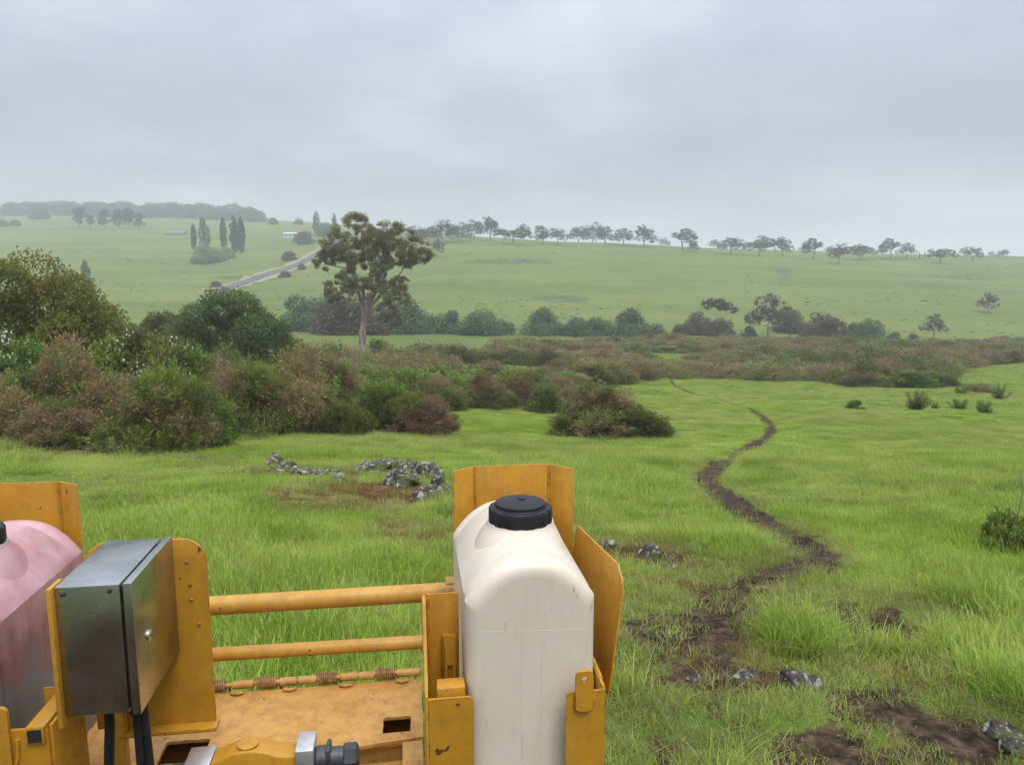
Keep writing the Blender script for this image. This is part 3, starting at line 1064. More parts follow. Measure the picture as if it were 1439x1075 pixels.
def gum_meshes(name, seed, clumps, fork, r0, base=(0, 0, 0), leaves=9000, leaf=0.28, leafmat=None, bark=None, lean=(0, 0), twig=5, hang=0.9, forks=None, flat=0.9):
    """a eucalypt: a tapered trunk to the fork, a limb to every clump, hanging leaves in each clump"""
    rng = np.random.default_rng(seed)
    clumps = np.asarray(clumps, float)
    fork = np.asarray(fork, float)
    base = np.asarray(base, float)
    mid = (base + fork) / 2 + np.array([lean[0], lean[1], 0])
    tr = bez(base, mid, fork, 9)
    rr = np.linspace(r0, r0 * 0.55, 9)
    rr[0] *= 1.45
    rr[1] *= 1.12
    tr[1:-1, :2] += rng.normal(size=(7, 2)) * r0 * 0.12
    segs = [(tr, rr)]
    order = np.argsort(clumps[:, 2])
    nodes = [(fork, r0 * 0.5)] + [(tr[6], r0 * 0.4)]
    for f in (forks or []):
        f = np.asarray(f, float)
        segs.append((bez(fork, (fork + f) / 2 + np.array([0, 0, 0.05 * np.linalg.norm(f - fork)]), f), np.linspace(r0 * 0.42, r0 * 0.24, 7)))
        nodes.append((f, r0 * 0.24))
    for i in order:
        cpos, cr = clumps[i, :3], clumps[i, 3]
        best = min(nodes, key=lambda q: np.linalg.norm(q[0] - cpos) + 3.0 * max(0, q[0][2] - cpos[2] + cr * 0.4))
        p0, pr = best
        end = cpos - np.array([0, 0, cr * 0.25])
        midp = (p0 + end) / 2 + np.array([0, 0, -0.08 * np.linalg.norm(end - p0)]) + rng.normal(size=3) * 0.06 * np.linalg.norm(end - p0)
        lr = min(pr * 0.7, r0 * 0.24)
        b = bez(p0, midp, end, 7)
        segs.append((b, np.linspace(lr, max(lr * 0.35, 0.02), 7)))
        nodes.append((b[4], lr * 0.6))
        for t in range(twig):
            e = cpos + unit(rng.normal(size=3) + np.array([0, 0, 0.5])) * cr * rng.uniform(0.5, 0.95)
            segs.append((bez(b[4], (b[5] + e) / 2, e, 5), np.linspace(lr * 0.4, 0.012 + lr * 0.06, 5)))
    V, F = limb_tubes(segs)
    tm = mesh_np(name + '_trunk', V, F, bark or M_BARK, None, True)
    # leaves: sub-clumps inside every clump
    sub_c, sub_r, dryv = [], [], []
    for cx, cyy, cz, cr in clumps:
        k = 21
        d = unit(rng.normal(size=(k, 3)))
        d[:, 2] = d[:, 2] * 0.95 - 0.08
        sub_c.append(np.array([cx, cyy, cz]) + d * cr * np.array([0.80, 0.80, 0.80 * flat]))
        sub_r.append(rng.uniform(0.14, 0.31, k) * cr)
        dryv.append(np.clip(rng.normal(size=k) * 0.35 + 0.25 * d[:, 2], -0.5, 1))
    sc_, sr_, dv = np.vstack(sub_c), np.concatenate(sub_r), np.concatenate(dryv)
    w = sr_ ** 2 / np.sum(sr_ ** 2)
    kk = rng.choice(len(sr_), leaves, p=w)
    d = unit(rng.normal(size=(leaves, 3)))
    P = sc_[kk] + d * (sr_[kk] * rng.uniform(0.25, 1.05, leaves))[:, None] * np.array([1, 1, 0.8])
    D = unit(d * 0.7 + np.array([0, 0, -hang]) + rng.normal(size=d.shape) * 0.5)
    L = leaf * rng.uniform(0.6, 1.35, leaves)
    V, F = cards(P, D, L, L * 0.17, rng)
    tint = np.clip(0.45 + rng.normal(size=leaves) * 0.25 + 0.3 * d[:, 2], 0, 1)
    dr = np.clip(dv[kk] + 0.2 * rng.normal(size=leaves), 0, 1)
    cm = mesh_np(name + '_crown', V, F, leafmat or M_GUM, dict(tint=np.repeat(tint, 4), dry=np.repeat(dr, 4)))
    return tm, cm


def rand_gum(name, seed, h=14.0, spread=5.5, nc=10, leaves=4800, leaf=0.5, bark=None, fork=0.38, r0=0.38, open_=1.0, leafmat=None):
    rng = np.random.default_rng(seed)
    cl = []
    for i in range(nc):
        a = i * 2.4 + rng.uniform(-0.5, 0.5)
        q = math.sqrt((i + 0.5) / nc) * spread * rng.uniform(0.6, 1.05)
        zt = h * (1 - 0.38 * (q / spread) ** 2) - rng.uniform(0.0, 0.34) * h
        cr = rng.uniform(0.15, 0.235) * h * open_
        cl.append((math.cos(a) * q, math.sin(a) * q, max(zt - cr * 0.7, h * 0.36), cr))
    return gum_meshes(name, seed, cl, (rng.normal() * 0.5, rng.normal() * 0.5, h * fork), r0, leaves=leaves, leaf=leaf,
                      leafmat=leafmat or M_GUMF, bark=bark or M_BARK, lean=(rng.normal() * 0.5, 0), twig=3, flat=0.85)


def trunk_mesh(name, h, r, mat, seed, stems=1):
    rng = np.random.default_rng(seed)
    segs = []
    for s in range(stems):
        a = rng.uniform(0, 6.28)
        o = np.array([math.cos(a), math.sin(a), 0]) * (0.0 if stems == 1 else r * 2)
        top = o * 4 + np.array([rng.normal() * 0.08 * h, rng.normal() * 0.08 * h, h])
        segs.append((bez(o, (o + top) / 2 + rng.normal(size=3) * 0.05 * h, top, 6), np.linspace(r, r * 0.3, 6)))
    V, F = limb_tubes(segs, 6)
    return mesh_np(name, V, F, mat, None, True)


PLACED = []


def place(name, cat, label, meshes, p, s=1.0, rot=None, group=None, sz=None, sink=0.0):
    """a plant or tree: an Empty at its foot with its parts"""
    rot = random.uniform(0, 6.28) if rot is None else rot
    sc = (s, s, s * (sz or 1.0)) if not hasattr(s, '__len__') else s
    t = thing(name, label, cat, (p.x, p.y, p.z - sink), rot, group, sc)
    for pn, me in meshes:
        o = bpy.data.objects.new(pn, me)
        C.objects.link(o)
        o.parent = t
    return t


# ------------------------------------------------------------------ the tall gum in the middle of the photograph
MPX = 0.0365 / 1.905       # metres per pixel of the close-up of the tree


def gc(x, y, r, dep=0.0):
    return ((x - 372) * MPX, dep, (1015 - y) * MPX, r * MPX * 1.46)


gum_cl = [gc(340, 130, 105, 0.5), gc(420, 110, 60, -0.4), gc(560, 150, 95, 0.2), gc(660, 200, 95, -0.6), gc(770, 265, 85, 0.4), gc(820, 295, 45, 0.9),
          gc(250, 230, 95, -0.8), gc(180, 280, 70, 0.6), gc(130, 345, 55, -0.2), gc(370, 270, 85, -1.6), gc(480, 330, 85, 1.4), gc(540, 370, 60, -1.2),
          gc(640, 290, 80, 1.6), gc(700, 330, 50, 1.0), gc(330, 470, 90, 0.3), gc(240, 520, 85, -0.9), gc(185, 565, 50, 0.3), gc(400, 530, 75, -1.5),
          gc(470, 490, 60, 1.2), gc(570, 540, 75, -0.5), gc(650, 510, 60, 0.7), gc(670, 590, 45, 0.2), gc(540, 690, 60, 1.1), gc(600, 740, 45, 1.4), gc(420, 190, 80, 1.4),
          gc(480, 230, 70, -1.4)]
tm, cm = gum_meshes('tall_gum', 41, gum_cl, gc(395, 720, 1)[:3], 0.62, leaves=88000, leaf=0.21, bark=M_BARK, lean=(0.0, 0), twig=10, hang=1.0,
                    forks=[gc(430, 600, 1, 0.1)[:3], gc(480, 680, 1, 0.3)[:3], gc(560, 430, 1, 0.2)[:3], gc(640, 450, 1, 0.4)[:3], gc(330, 400, 1, -0.2)[:3],
                           gc(395, 460, 1, 0.2)[:3]])
place('gum_tree', 'tree', 'tall gum tree with forked brown trunk and olive crown above the gorse', [('trunk', tm), ('crown', cm)], atY(507, 96), 0.95, 0.0)

# ------------------------------------------------------------------ trees on the far hills
GUMS = [rand_gum('ridge_gum_a', 1, 14, 6.0, 11), rand_gum('ridge_gum_b', 2, 13, 5.0, 9), rand_gum('ridge_gum_c', 3, 15, 5.2, 10, fork=0.45),
        rand_gum('ridge_gum_d', 4, 12, 6.4, 10, fork=0.34), rand_gum('ridge_gum_e', 5, 16, 4.2, 9, fork=0.42, open_=0.85), rand_gum('ridge_gum_f', 6, 13, 5.6, 12)]
GUM_H = [14, 13, 15, 12, 16, 13]
GUM_LOW = [rand_gum('bushy_gum_a', 7, 11, 6.0, 16, leaves=4200, fork=0.2, open_=1.25), rand_gum('bushy_gum_b', 8, 11, 5.4, 15, leaves=4200, fork=0.22, open_=1.2)]

ORD = ['first', 'second', 'third', 'fourth', 'fifth', 'sixth', 'seventh', 'eighth', 'ninth', 'tenth', 'eleventh', 'twelfth', 'thirteenth', 'fourteenth', 'fifteenth',
       'sixteenth', 'seventeenth', 'eighteenth', 'nineteenth', 'twentieth', 'twenty-first', 'twenty-second', 'twenty-third', 'twenty-fourth', 'twenty-fifth',
       'twenty-sixth', 'twenty-seventh', 'twenty-eighth', 'twenty-ninth', 'thirtieth', 'thirty-first', 'thirty-second', 'thirty-third', 'thirty-fourth', 'thirty-fifth', 'thirty-sixth']


def px_size(p, hpx):
    """metres that cover hpx rows at this point"""
    return hpx * p.y / FPX * 1.01


# (px, base row, height in rows, variant, low crown)
ridge = [(588, 331, 22, 0, 1), (604, 332, 26, 3, 1), (624, 333, 30, 2, 0), (645, 335, 26, 0, 1), (667, 336, 28, 5, 1), (690, 338, 30, 1, 0), (720, 343, 30, 3, 0), (736, 338, 20, 1, 0),
         (762, 338, 23, 5, 0), (783, 340, 22, 0, 0), (812, 342, 24, 3, 1), (832, 342, 29, 2, 1), (850, 344, 27, 0, 0), (876, 346, 24, 5, 0), (906, 348, 27, 1, 0),
         (960, 352, 37, 4, 0), (971, 348, 17, 1, 0), (1023, 351, 27, 0, 0), (1062, 352, 25, 2, 0), (1074, 355, 24, 5, 0), (1089, 355, 23, 0, 0), (1100, 360, 26, 1, 0),
         (1142, 365, 31, 4, 0), (1179, 371, 34, 2, 0), (1208, 366, 28, 3, 0), (1250, 364, 31, 4, 0), (1274, 363, 20, 5, 0), (1322, 370, 28, 3, 0), (1367, 367, 19, 0, 0),
         (1409, 363, 14, 1, 0)]
for i, (px, py, hp, v, low) in enumerate(ridge):
    p = at(px, py)
    if p.y > 520:
        p = atY(px, 430)
    tmv, cmv = (GUM_LOW[v % 2] if low else GUMS[v])
    s = 1.15 * px_size(p, hp) / ((11 if low else GUM_H[v]) * 0.98)
    n = len(ridge) - 1 - i
    place('gum_tree', 'tree', 'hazy gum on the skyline ridge, %s tree counting from its right end' % ORD[n], [('trunk', tmv), ('crown', cmv)], p, (s * random.uniform(0.9, 1.45), s * random.uniform(0.9, 1.45), s * random.uniform(0.85, 1.15)), None, 'gum trees along the skyline ridge', sink=0.2)

# fainter trees beyond the ridge
faint = sorted([(930, 346, 14), (1000, 346, 12), (1012, 346, 9), (1044, 348, 11), (1126, 352, 13), (1160, 353, 9), (1192, 354, 9), (1232, 355, 10), (1300, 357, 9), (1346, 359, 13), (1384, 360, 8), (756, 340, 12), (640, 331, 14)])
for i, (px, py, hp) in enumerate(faint):
    Y = 640 + (i * 37) % 90
    p = atY(px, Y)
    top = EYE + ray(px, py - hp)[1] * Y
    s = max((top - p.z) / 11.0, 0.4)
    tmv, cmv = GUM_LOW[i % 2]
    place('gum_tree', 'tree', 'pale misty crown beyond the ridge line, %s such faint tree from the right' % ORD[len(faint) - 1 - i], [('trunk', tmv), ('crown', cmv)], p, s, None, 'faint trees beyond the ridge')

slope_gums = [(1389, 440, 33, 1, 'lone dark gum standing high on the open right hillside'), (1312, 476, 37, 5, 'dark leaning gum at the foot of the right hillside'),
              (615, 363, 31, 4, 'thin hazy gum on the slope just right of the tall forked gum'), (1152, 472, 40, 0, 'pale loose gum behind brown shrubs beside the creek')]
for px, py, hp, v, lab in slope_gums:
    p = at(px, py)
    place('gum_tree', 'tree', lab, [('trunk', GUMS[v][0]), ('crown', GUMS[v][1])], p, px_size(p, hp) / GUM_H[v], None)

wg_t, wg_c = rand_gum('white_gum', 23, 13, 6.6, 14, leaves=8000, leaf=0.42, bark=M_BARKW, fork=0.36, r0=0.5, open_=1.0)
p = at(1080, 475)
place('gum_tree', 'tree', 'large gum with white trunk and spreading crown beside the creek', [('trunk', wg_t), ('crown', wg_c)], p, px_size(p, 66) / 13, 0.6)
fl_t, fl_c = gum_meshes('flat_gum', 29, [(-3, 0, 7.0, 2.1), (0, 0.4, 7.4, 2.3), (2.6, -0.3, 6.6, 2.1), (-1.4, 1, 7.6, 1.9), (4.4, 0.3, 5.6, 1.5), (1.2, -1.2, 6.6, 2.0)], (-2.2, 0, 4.2), 0.3,
                        leaves=6500, leaf=0.42, leafmat=M_GUMF, bark=M_BARKW, flat=0.6)
p = at(1008, 462)
place('gum_tree', 'tree', 'flat-topped gum with bent bare trunk left of the white-trunked gum', [('trunk', fl_t), ('crown', fl_c)], p, px_size(p, 42) / 8.6, 0.0)

# willows and shrubs along the creek
WIL = [leafy_mesh('willow_%d' % i, 60 + i, M_WIL, 4.2, 4.0, 6.5, 3000, 0.36, 34, 0.14, 0.26, 0.5, 0.2, 0.15) for i in range(3)]
WILB = [leafy_mesh('brown_shrub_%d' % i, 70 + i, leaf_mat('dull_shrub_leaves_%d' % i, (0.075, 0.07, 0.036), (0.15, 0.135, 0.065), (0.17, 0.12, 0.08), 0.3), 4.0, 3.8, 6.0, 2800, 0.36, 30, 0.15, 0.28, 0.1, 0.2, 0.5) for i in range(2)]
WTR = trunk_mesh('creek_trunk', 4.0, 0.22, M_WOOD, 3, 4)
creek = [(428, 464, 50, 'g', 'willow', 'tall pale green willow half hidden behind the dark hawthorn'), (452, 462, 46, 'g', 'willow', 'pale green willow left of the brown trees behind the tall gum'),
         (482, 470, 54, 'b', 'shrub_tree', 'dull brown tree directly behind the trunk of the tall gum'), (520, 470, 40, 'b', 'shrub_tree', 'brown shrub just right of the tall gum trunk'),
         (562, 468, 54, 'g', 'willow', 'tallest green willow right of the tall gum'), (592, 468, 36, 'g', 'willow', 'green willow second in the creek row right of the gum'),
         (631, 469, 34, 'g', 'willow', 'bluish green willow in the creek row, left of the round one'), (676, 471, 38, 'g', 'willow', 'rounded green willow in the middle of the creek row'),
         (708, 470, 24, 'g', 'willow', 'short willow touching the right side of the round willow'), (762, 471, 40, 'g', 'willow', 'broad willow with uneven top standing apart in the creek row'),
         (811, 472, 28, 'g', 'willow', 'low wide willow right of the broad uneven one'), (843, 472, 29, 'g', 'willow', 'low willow touching the tall round one on its left'),
         (884, 472, 40, 'g', 'willow', 'tall rounded willow at the right end of the creek row'), (922, 470, 17, 'g', 'willow', 'tiny pale willow between the tall round willow and brown shrubs'),
         (956, 469, 15, 'g', 'willow', 'small dark willow at the left foot of the brown shrubs'), (977, 470, 32, 'b', 'shrub_tree', 'taller brown shrub under the flat-topped gum'),
         (1012, 473, 26, 'b', 'shrub_tree', 'wide brown shrub right below the flat-topped gum'), (1113, 468, 34, 'b', 'shrub_tree', 'dark round tree right behind the white-trunked gum'),
         (1052, 473, 16, 'g', 'willow', 'low green bush just left of the white gum trunk'), (1140, 474, 20, 'b', 'shrub_tree', 'low olive shrub between white gum and pale gum'),
         (1164, 474, 30, 'b', 'shrub_tree', 'brown green shrub in front of the pale gum'), (1200, 476, 24, 'g', 'willow', 'green willow, left one of the pair right of the brown shrubs'),
         (1222, 477, 30, 'g', 'willow', 'fresh green willow, right one of the pair by the thicket'), (1256, 477, 12, 'g', 'willow', 'very low willow at the foot of the right hillside'),
         (1283, 477, 9, 'b', 'shrub_tree', 'tiny dark bush left of the leaning gum'), (1410, 485, 15, 'g', 'willow', 'small green willow near the right edge of the valley'),
         (1434, 487, 15, 'g', 'willow', 'rightmost green willow of the valley'), (548, 469, 28, 'g', 'willow', 'dark low willow in front of the tallest green willow'),
         (655, 470, 18, 'g', 'willow', 'low willow filling the gap left of the round willow'), (790, 471, 18, 'g', 'willow', 'low willow between the broad and the low wide one')]
for i, (px, py, hp, kd, nm, lab) in enumerate(creek):
    p = at(px, py)
    me = WIL[i % 3] if kd == 'g' else WILB[i % 2]
    s = px_size(p, hp) / (6.5 if kd == 'g' else 6.0)
    place(nm, 'tree' if hp > 20 else 'bush', lab, [('trunk', WTR), ('crown', me)], p, (s * 1.25, s * 1.15, s), None, 'trees and bushes along the creek', sink=0.15)


def poplar_mesh(name, seed, h=20, r=2.0):
    rng = np.random.default_rng(seed)
    k = 44
    z = np.linspace(1.5, h - 1.0, k)
    rad = r * np.sin(np.clip((z / h) * 0.9 + 0.12, 0, 1) * math.pi) ** 0.6
    a = rng.uniform(0, 6.28, k)
    c = np.stack([np.cos(a) * rad * 0.55, np.sin(a) * rad * 0.55, z], 1)
    rr = rad * rng.uniform(0.45, 0.75, k) + 0.2
    P, d, kk = shell_points(rng, c, rr, 4200, 0.4, 1.3)
    D = unit(d * 0.5 + np.array([0, 0, 0.8]) + rng.normal(size=d.shape) * 0.4)
    V, F = cards(P, D, 0.75 * rng.uniform(0.6, 1.3, len(P)), 0.2, rng)
    t = np.clip(0.45 + rng.normal(size=len(P)) * 0.25, 0, 1)
    return mesh_np(name, V, F, M_POP, dict(tint=np.repeat(t, 4), dry=np.zeros(len(P) * 4)))


POPS = [poplar_mesh('poplar_a', 81), poplar_mesh('poplar_b', 82, 20, 1.7), poplar_mesh('poplar_c', 83, 20, 2.7)]
PTR = trunk_mesh('poplar_trunk', 12, 0.35, M_WOOD, 8)
pops = [(122, 408, 42, 2, 'lone poplar on the left slope above the olive hawthorn'), (273, 352, 36, 1, 'leftmost and shortest poplar of the far clump'), (288, 352, 45, 2, 'widest poplar in the far clump, second from its left'),
        (315, 350, 43, 1, 'slim poplar standing in the middle of the far clump'), (330, 355, 50, 0, 'tall poplar, left one of the touching pair in the clump'), (340, 356, 49, 1, 'tall poplar, right one of the touching pair in the clump'),
        (445, 330, 32, 2, 'tall dark poplar behind the pale blue farmhouse'), (470, 331, 30, 0, 'poplar touching the left side of the tall gum, near the farmhouse')]
for px, py, hp, v, lab in pops:
    p = at(px, py)
    place('poplar', 'tree', lab, [('trunk', PTR), ('crown', POPS[v])], p, px_size(p, hp) / 20.0, None, 'poplars on the left slopes')
pale_w = [(287, 370, 24, 'large pale willow bush at the foot of the poplar clump'), (303, 368, 18, 'middle pale willow bush below the poplars'), (318, 364, 16, 'small pale willow bush right below the poplars')]
M_WILP = leaf_mat('pale_willow_leaves', (0.18, 0.22, 0.11), (0.30, 0.34, 0.18), (0.2, 0.19, 0.1), 0.4)
PWIL = leafy_mesh('pale_willow', 66, M_WILP, 4.6, 4.4, 6.0, 2600, 0.4, 30, 0.15, 0.27, 0.6, 0.1)
for px, py, hp, lab in pale_w:
    p = at(px, py)
    place('willow', 'bush', lab, [('trunk', WTR), ('crown', PWIL)], p, px_size(p, hp) / 6.0, None, 'pale willows under the poplars')
small_far = [(428, 343, 18, 'dark round bush in front of the far farmhouse', 1.25), (457, 333, 20, 'dark bush between the two farmhouse poplars', 1.0), (407, 366, 13, 'bush above the road bend, left verge', 1.3), (424, 379, 9, 'small round bush on the lower road verge', 1.0),
             (400, 390, 9, 'low bush beside the middle of the road', 1.5), (317, 413, 10, 'bush at the bottom end of the visible road', 1.3), (303, 404, 9, 'small bush by the lowest stretch of road', 1.4),
             (420, 316, 9, 'distant bush on the left skyline right of the wood', 1.2), (383, 316, 10, 'distant tree at the right end of the far wood', 1.2), (22, 318, 9, 'dark distant bush near the left edge, right one', 1.3), (3, 319, 10, 'dark distant bush at the very left edge', 1.3),
             (55, 309, 20, 'hazy dark tree standing before the far wood', 0.9)]
for i, (px, py, hp, lab, wd) in enumerate(small_far):
    p = at(px, py)
    s = px_size(p, hp) / 6.2
    place('distant_bush', 'bush', lab, [('trunk', WTR), ('crown', (WIL + WILB)[(i * 2) % 5] if i % 2 else WILB[i % 2])], p, (s * wd, s * wd, s), None, 'scattered bushes on the left hills')


def pine_mesh(name, seed):
    rng = np.random.default_rng(seed)
    c, r = [], []
    for i in range(26):
        z = rng.uniform(0.25, 1.0) * 16
        q = rng.uniform(0.1, 1.0) * 5.2 * (1 - 0.55 * (z / 17) ** 2)
        a = rng.uniform(0, 6.28)
        c.append((math.cos(a) * q, math.sin(a) * q, z - 0.5))
        r.append(rng.uniform(1.3, 2.6))
    P, d, kk = shell_points(rng, np.array(c), np.array(r), 3400, 0.4, 0.6)
    D = unit(d + rng.normal(size=d.shape) * 0.5)
    V, F = cards(P, D, 0.95 * rng.uniform(0.6, 1.3, len(P)), 0.24, rng)
    t = np.clip(0.45 + rng.normal(size=len(P)) * 0.25, 0, 1)
    return mesh_np(name, V, F, M_PINE, dict(tint=np.repeat(t, 4), dry=np.zeros(len(P) * 4)))


PINES = [pine_mesh('pine_a', 91), pine_mesh('pine_b', 92), pine_mesh('pine_c', 93)]
PINT = trunk_mesh('pine_trunk', 13, 0.4, M_WOOD, 9)
for i, (px, py, hp, lab) in enumerate([(112, 320, 27, 'broad dark pine at the left end of the far group'), (127, 321, 17, 'short pine touching the broad left one'), (147, 321, 25, 'ragged pine with a gap on either side'),
                                       (167, 322, 27, 'tallest dark pine in the middle of the far group'), (182, 322, 26, 'dark pine touching the tallest one on its right'), (196, 323, 22, 'ragged pine at the right end of the far group')]):
    p = at(px, py)
    place('pine_tree', 'tree', lab, [('trunk', PINT), ('crown', PINES[i % 3])], p, px_size(p, hp) / 16.5, None, 'dark pines below the far wood')

# ------------------------------------------------------------------ farm buildings far left
def simple_house(name, label, cat, p, L, Dp, Hw, Hr, rot, wall, roofm, wins=3):
    t = thing(name, label, cat, (p.x, p.y, p.z), rot)
    b = MB()
    b.box((-L / 2, -Dp / 2, -0.6), (L / 2, Dp / 2, Hw))
    b.out('wall', wall, t)
    b = MB()
    b.prism([(-Dp / 2 - 0.4, Hw), (Dp / 2 + 0.4, Hw), (0, Hw + Hr)], 'x', -L / 2 - 0.4, L / 2 + 0.4)
    rf = b.out('roof', roofm, t)
    for i in range(wins):
        x = -L / 2 + L * (i + 0.7) / (wins + 0.4)
        b = MB()
        b.box((x - 0.65, -Dp / 2 - 0.06, 1.0), (x + 0.65, -Dp / 2 + 0.02, 2.2))
        w = b.out('window', M_FIT, t)
        b = MB()
        b.box((x - 0.75, -Dp / 2 - 0.12, 0.9), (x + 0.75, -Dp / 2 - 0.02, 1.0))
        b.out('sill', M_ALU, w)
    return t, rf


M_HOUSE = simple_mat('pale_blue_weatherboard', (0.36, 0.46, 0.52), (0.44, 0.53, 0.58), 0.7)
M_IRON = simple_mat('pale_roof_iron', (0.45, 0.48, 0.50), (0.58, 0.60, 0.62), 0.5)
M_SHED = simple_mat('grey_shed_boards', (0.16, 0.155, 0.145), (0.26, 0.25, 0.235), 0.8)
p = at(409, 334)
ht, hr = simple_house('farmhouse', 'small pale blue farmhouse left of the dark round bush', 'house', p, 9.5, 6, 2.5, 1.0, 0.12, M_HOUSE, M_IRON)
b = MB()
b.box((1.8, -0.3, 3.0), (2.4, 0.3, 4.2))
b.out('chimney', M_SHED, hr)
p = at(247, 331)
simple_house('shed', 'long low grey shed in the open far field', 'shed', p, 14, 6, 1.8, 1.0, 0.05, M_SHED, M_SHED, 0)

# burnt stumps on the ridge
for px, hp, lab in [(1292, 9, 'dark dead stump on the ridge, left one of the close pair'), (1299, 10, 'dark dead stump on the ridge, right one of the close pair'), (1034, 5, 'single short stump on the ridge by the rounded gum')]:
    p = at(px, 364 if px > 1200 else 354)
    h = px_size(p, hp)
    o = bpy.data.objects.new('tree_stump', trunk_mesh('tree_stump', h, 0.55, M_WOOD, px))
    o.location = p
    link(o)
    tag(o, lab, 'stump', 'dead stumps on the ridge')


# ------------------------------------------------------------------ stuff scattered with geometry nodes
def scatter(name, label, P, rot, scl, idx, sources):
    """one object: a cloud of points, each carrying an instance of one of the source meshes"""
    src = bpy.data.collections.new(name + '_source')
    for i, me in enumerate(sources):
        src.objects.link(bpy.data.objects.new('%s_%03d' % (name, i), me))
    me = bpy.data.meshes.new(name)
    me.vertices.add(len(P))
    me.vertices.foreach_set('co', np.asarray(P, np.float32).ravel())
    a = me.attributes.new('rot', 'FLOAT_VECTOR', 'POINT')
    a.data.foreach_set('vector', np.asarray(rot, np.float32).ravel())
    a = me.attributes.new('scl', 'FLOAT_VECTOR', 'POINT')
    a.data.foreach_set('vector', np.asarray(scl, np.float32).ravel())
    a = me.attributes.new('pick', 'INT', 'POINT')
    a.data.foreach_set('value', np.asarray(idx, np.int32))
    o = bpy.data.objects.new(name, me)
    link(o)
    g = bpy.data.node_groups.new(name, 'GeometryNodeTree')
    g.interface.new_socket('Geometry', in_out='INPUT', socket_type='NodeSocketGeometry')
    g.interface.new_socket('Geometry', in_out='OUTPUT', socket_type='NodeSocketGeometry')
    gi, go = g.nodes.new('NodeGroupInput'), g.nodes.new('NodeGroupOutput')
    m2p = g.nodes.new('GeometryNodeMeshToPoints')
    ci = g.nodes.new('GeometryNodeCollectionInfo')
    ci.inputs['Collection'].default_value = src
    ci.inputs['Separate Children'].default_value = True
    ci.inputs['Reset Children'].default_value = True
    iop = g.nodes.new('GeometryNodeInstanceOnPoints')
    iop.inputs['Pick Instance'].default_value = True

    def named(nm, typ):
        n = g.nodes.new('GeometryNodeInputNamedAttribute')
        n.data_type = typ
        n.inputs[0].default_value = nm
        return [s for s in n.outputs if s.enabled][0]
    L = g.links.new
    L(gi.outputs[0], m2p.inputs[0])
    L(m2p.outputs[0], iop.inputs['Points'])
    L(ci.outputs[0], iop.inputs['Instance'])
    L(named('pick', 'INT'), iop.inputs['Instance Index'])
    L(named('rot', 'FLOAT_VECTOR'), iop.inputs['Rotation'])
    L(named('scl', 'FLOAT_VECTOR'), iop.inputs['Scale'])
    L(iop.outputs[0], go.inputs[0])
    md = o.modifiers.new('scatter', 'NODES')
    md.node_group = g
    return tag(o, label, kind='stuff')


def lay(x, y, rng, tilt=True):
    """positions on the ground with a random turn and the slope of the land"""
    z = ground_z(x, y)
    yaw = rng.uniform(0, 2 * math.pi, len(x))
    if tilt:
        gx = (ground_z(x + 0.3, y) - ground_z(x - 0.3, y)) / 0.6
        gy = (ground_z(x, y + 0.3) - ground_z(x, y - 0.3)) / 0.6
        c, s = np.cos(yaw), np.sin(yaw)
        lx, ly = c * gx + s * gy, -s * gx + c * gy
        rot = np.stack([np.arctan(ly), -np.arctan(lx), yaw], 1)
    else:
        rot = np.stack([np.zeros(len(x)), np.zeros(len(x)), yaw], 1)
    return np.stack([x, y, z], 1), rot


# ------------------------------------------------------------------ gorse: nearest bushes one by one, the far thicket as one mass
G_GREEN = [gorse_mesh('green_gorse_%d' % i, 100 + i, 1.4, 1.3, 2.0, 1250, 0.02) for i in range(3)]
G_MIX = [gorse_mesh('mixed_gorse_%d' % i, 110 + i, 1.4, 1.3, 2.0, 1250, 0.24) for i in range(3)]
G_BROWN = [gorse_mesh('brown_gorse_%d' % i, 120 + i, 1.4, 1.25, 2.1, 1250, 0.93) for i in range(2)]
G_TH = [gorse_mesh('thicket_gorse_%d' % i, 130 + i, 1.6, 1.5, 1.9, 620, dd, 18, 0.42, 22) for i, dd in enumerate((0.05, 0.22, 0.36, 0.55, 0.85))]
STEMS = trunk_mesh('gorse_stem', 1.2, 0.035, M_WOOD, 4, 7)
HAW = [leafy_mesh('hawthorn_a', 140, M_HAW, 4.0, 3.6, 6.0, 40000, 0.09, 70, 0.09, 0.19, -0.2, 0.2, 0.38, 3), leafy_mesh('hawthorn_b', 141, M_HAW, 3.4, 3.2, 5.4, 30000, 0.09, 60, 0.09, 0.2, -0.2, 0.2, 0.3, 3)]
HAWD = leafy_mesh('dark_hawthorn', 142, M_HAWD, 5.2, 4.6, 6.0, 50000, 0.11, 115, 0.09, 0.18, 0.2, 0.2, 0.15, 3)
HAWF = leafy_mesh('flowering_hawthorn', 143, M_BRAM, 2.0, 1.8, 2.6, 7000, 0.11, 40, 0.11, 0.22, 0.0, 0.05, 0.35, 3, flowers=1500)
BRAM = leafy_mesh('bramble', 144, M_BRAM, 2.2, 1.8, 1.3, 5200, 0.13, 40, 0.16, 0.3, 0.0, 0.0, 0.1, 3)
HTR = trunk_mesh('hawthorn_trunk', 3.6, 0.13, M_WOOD, 12, 6)

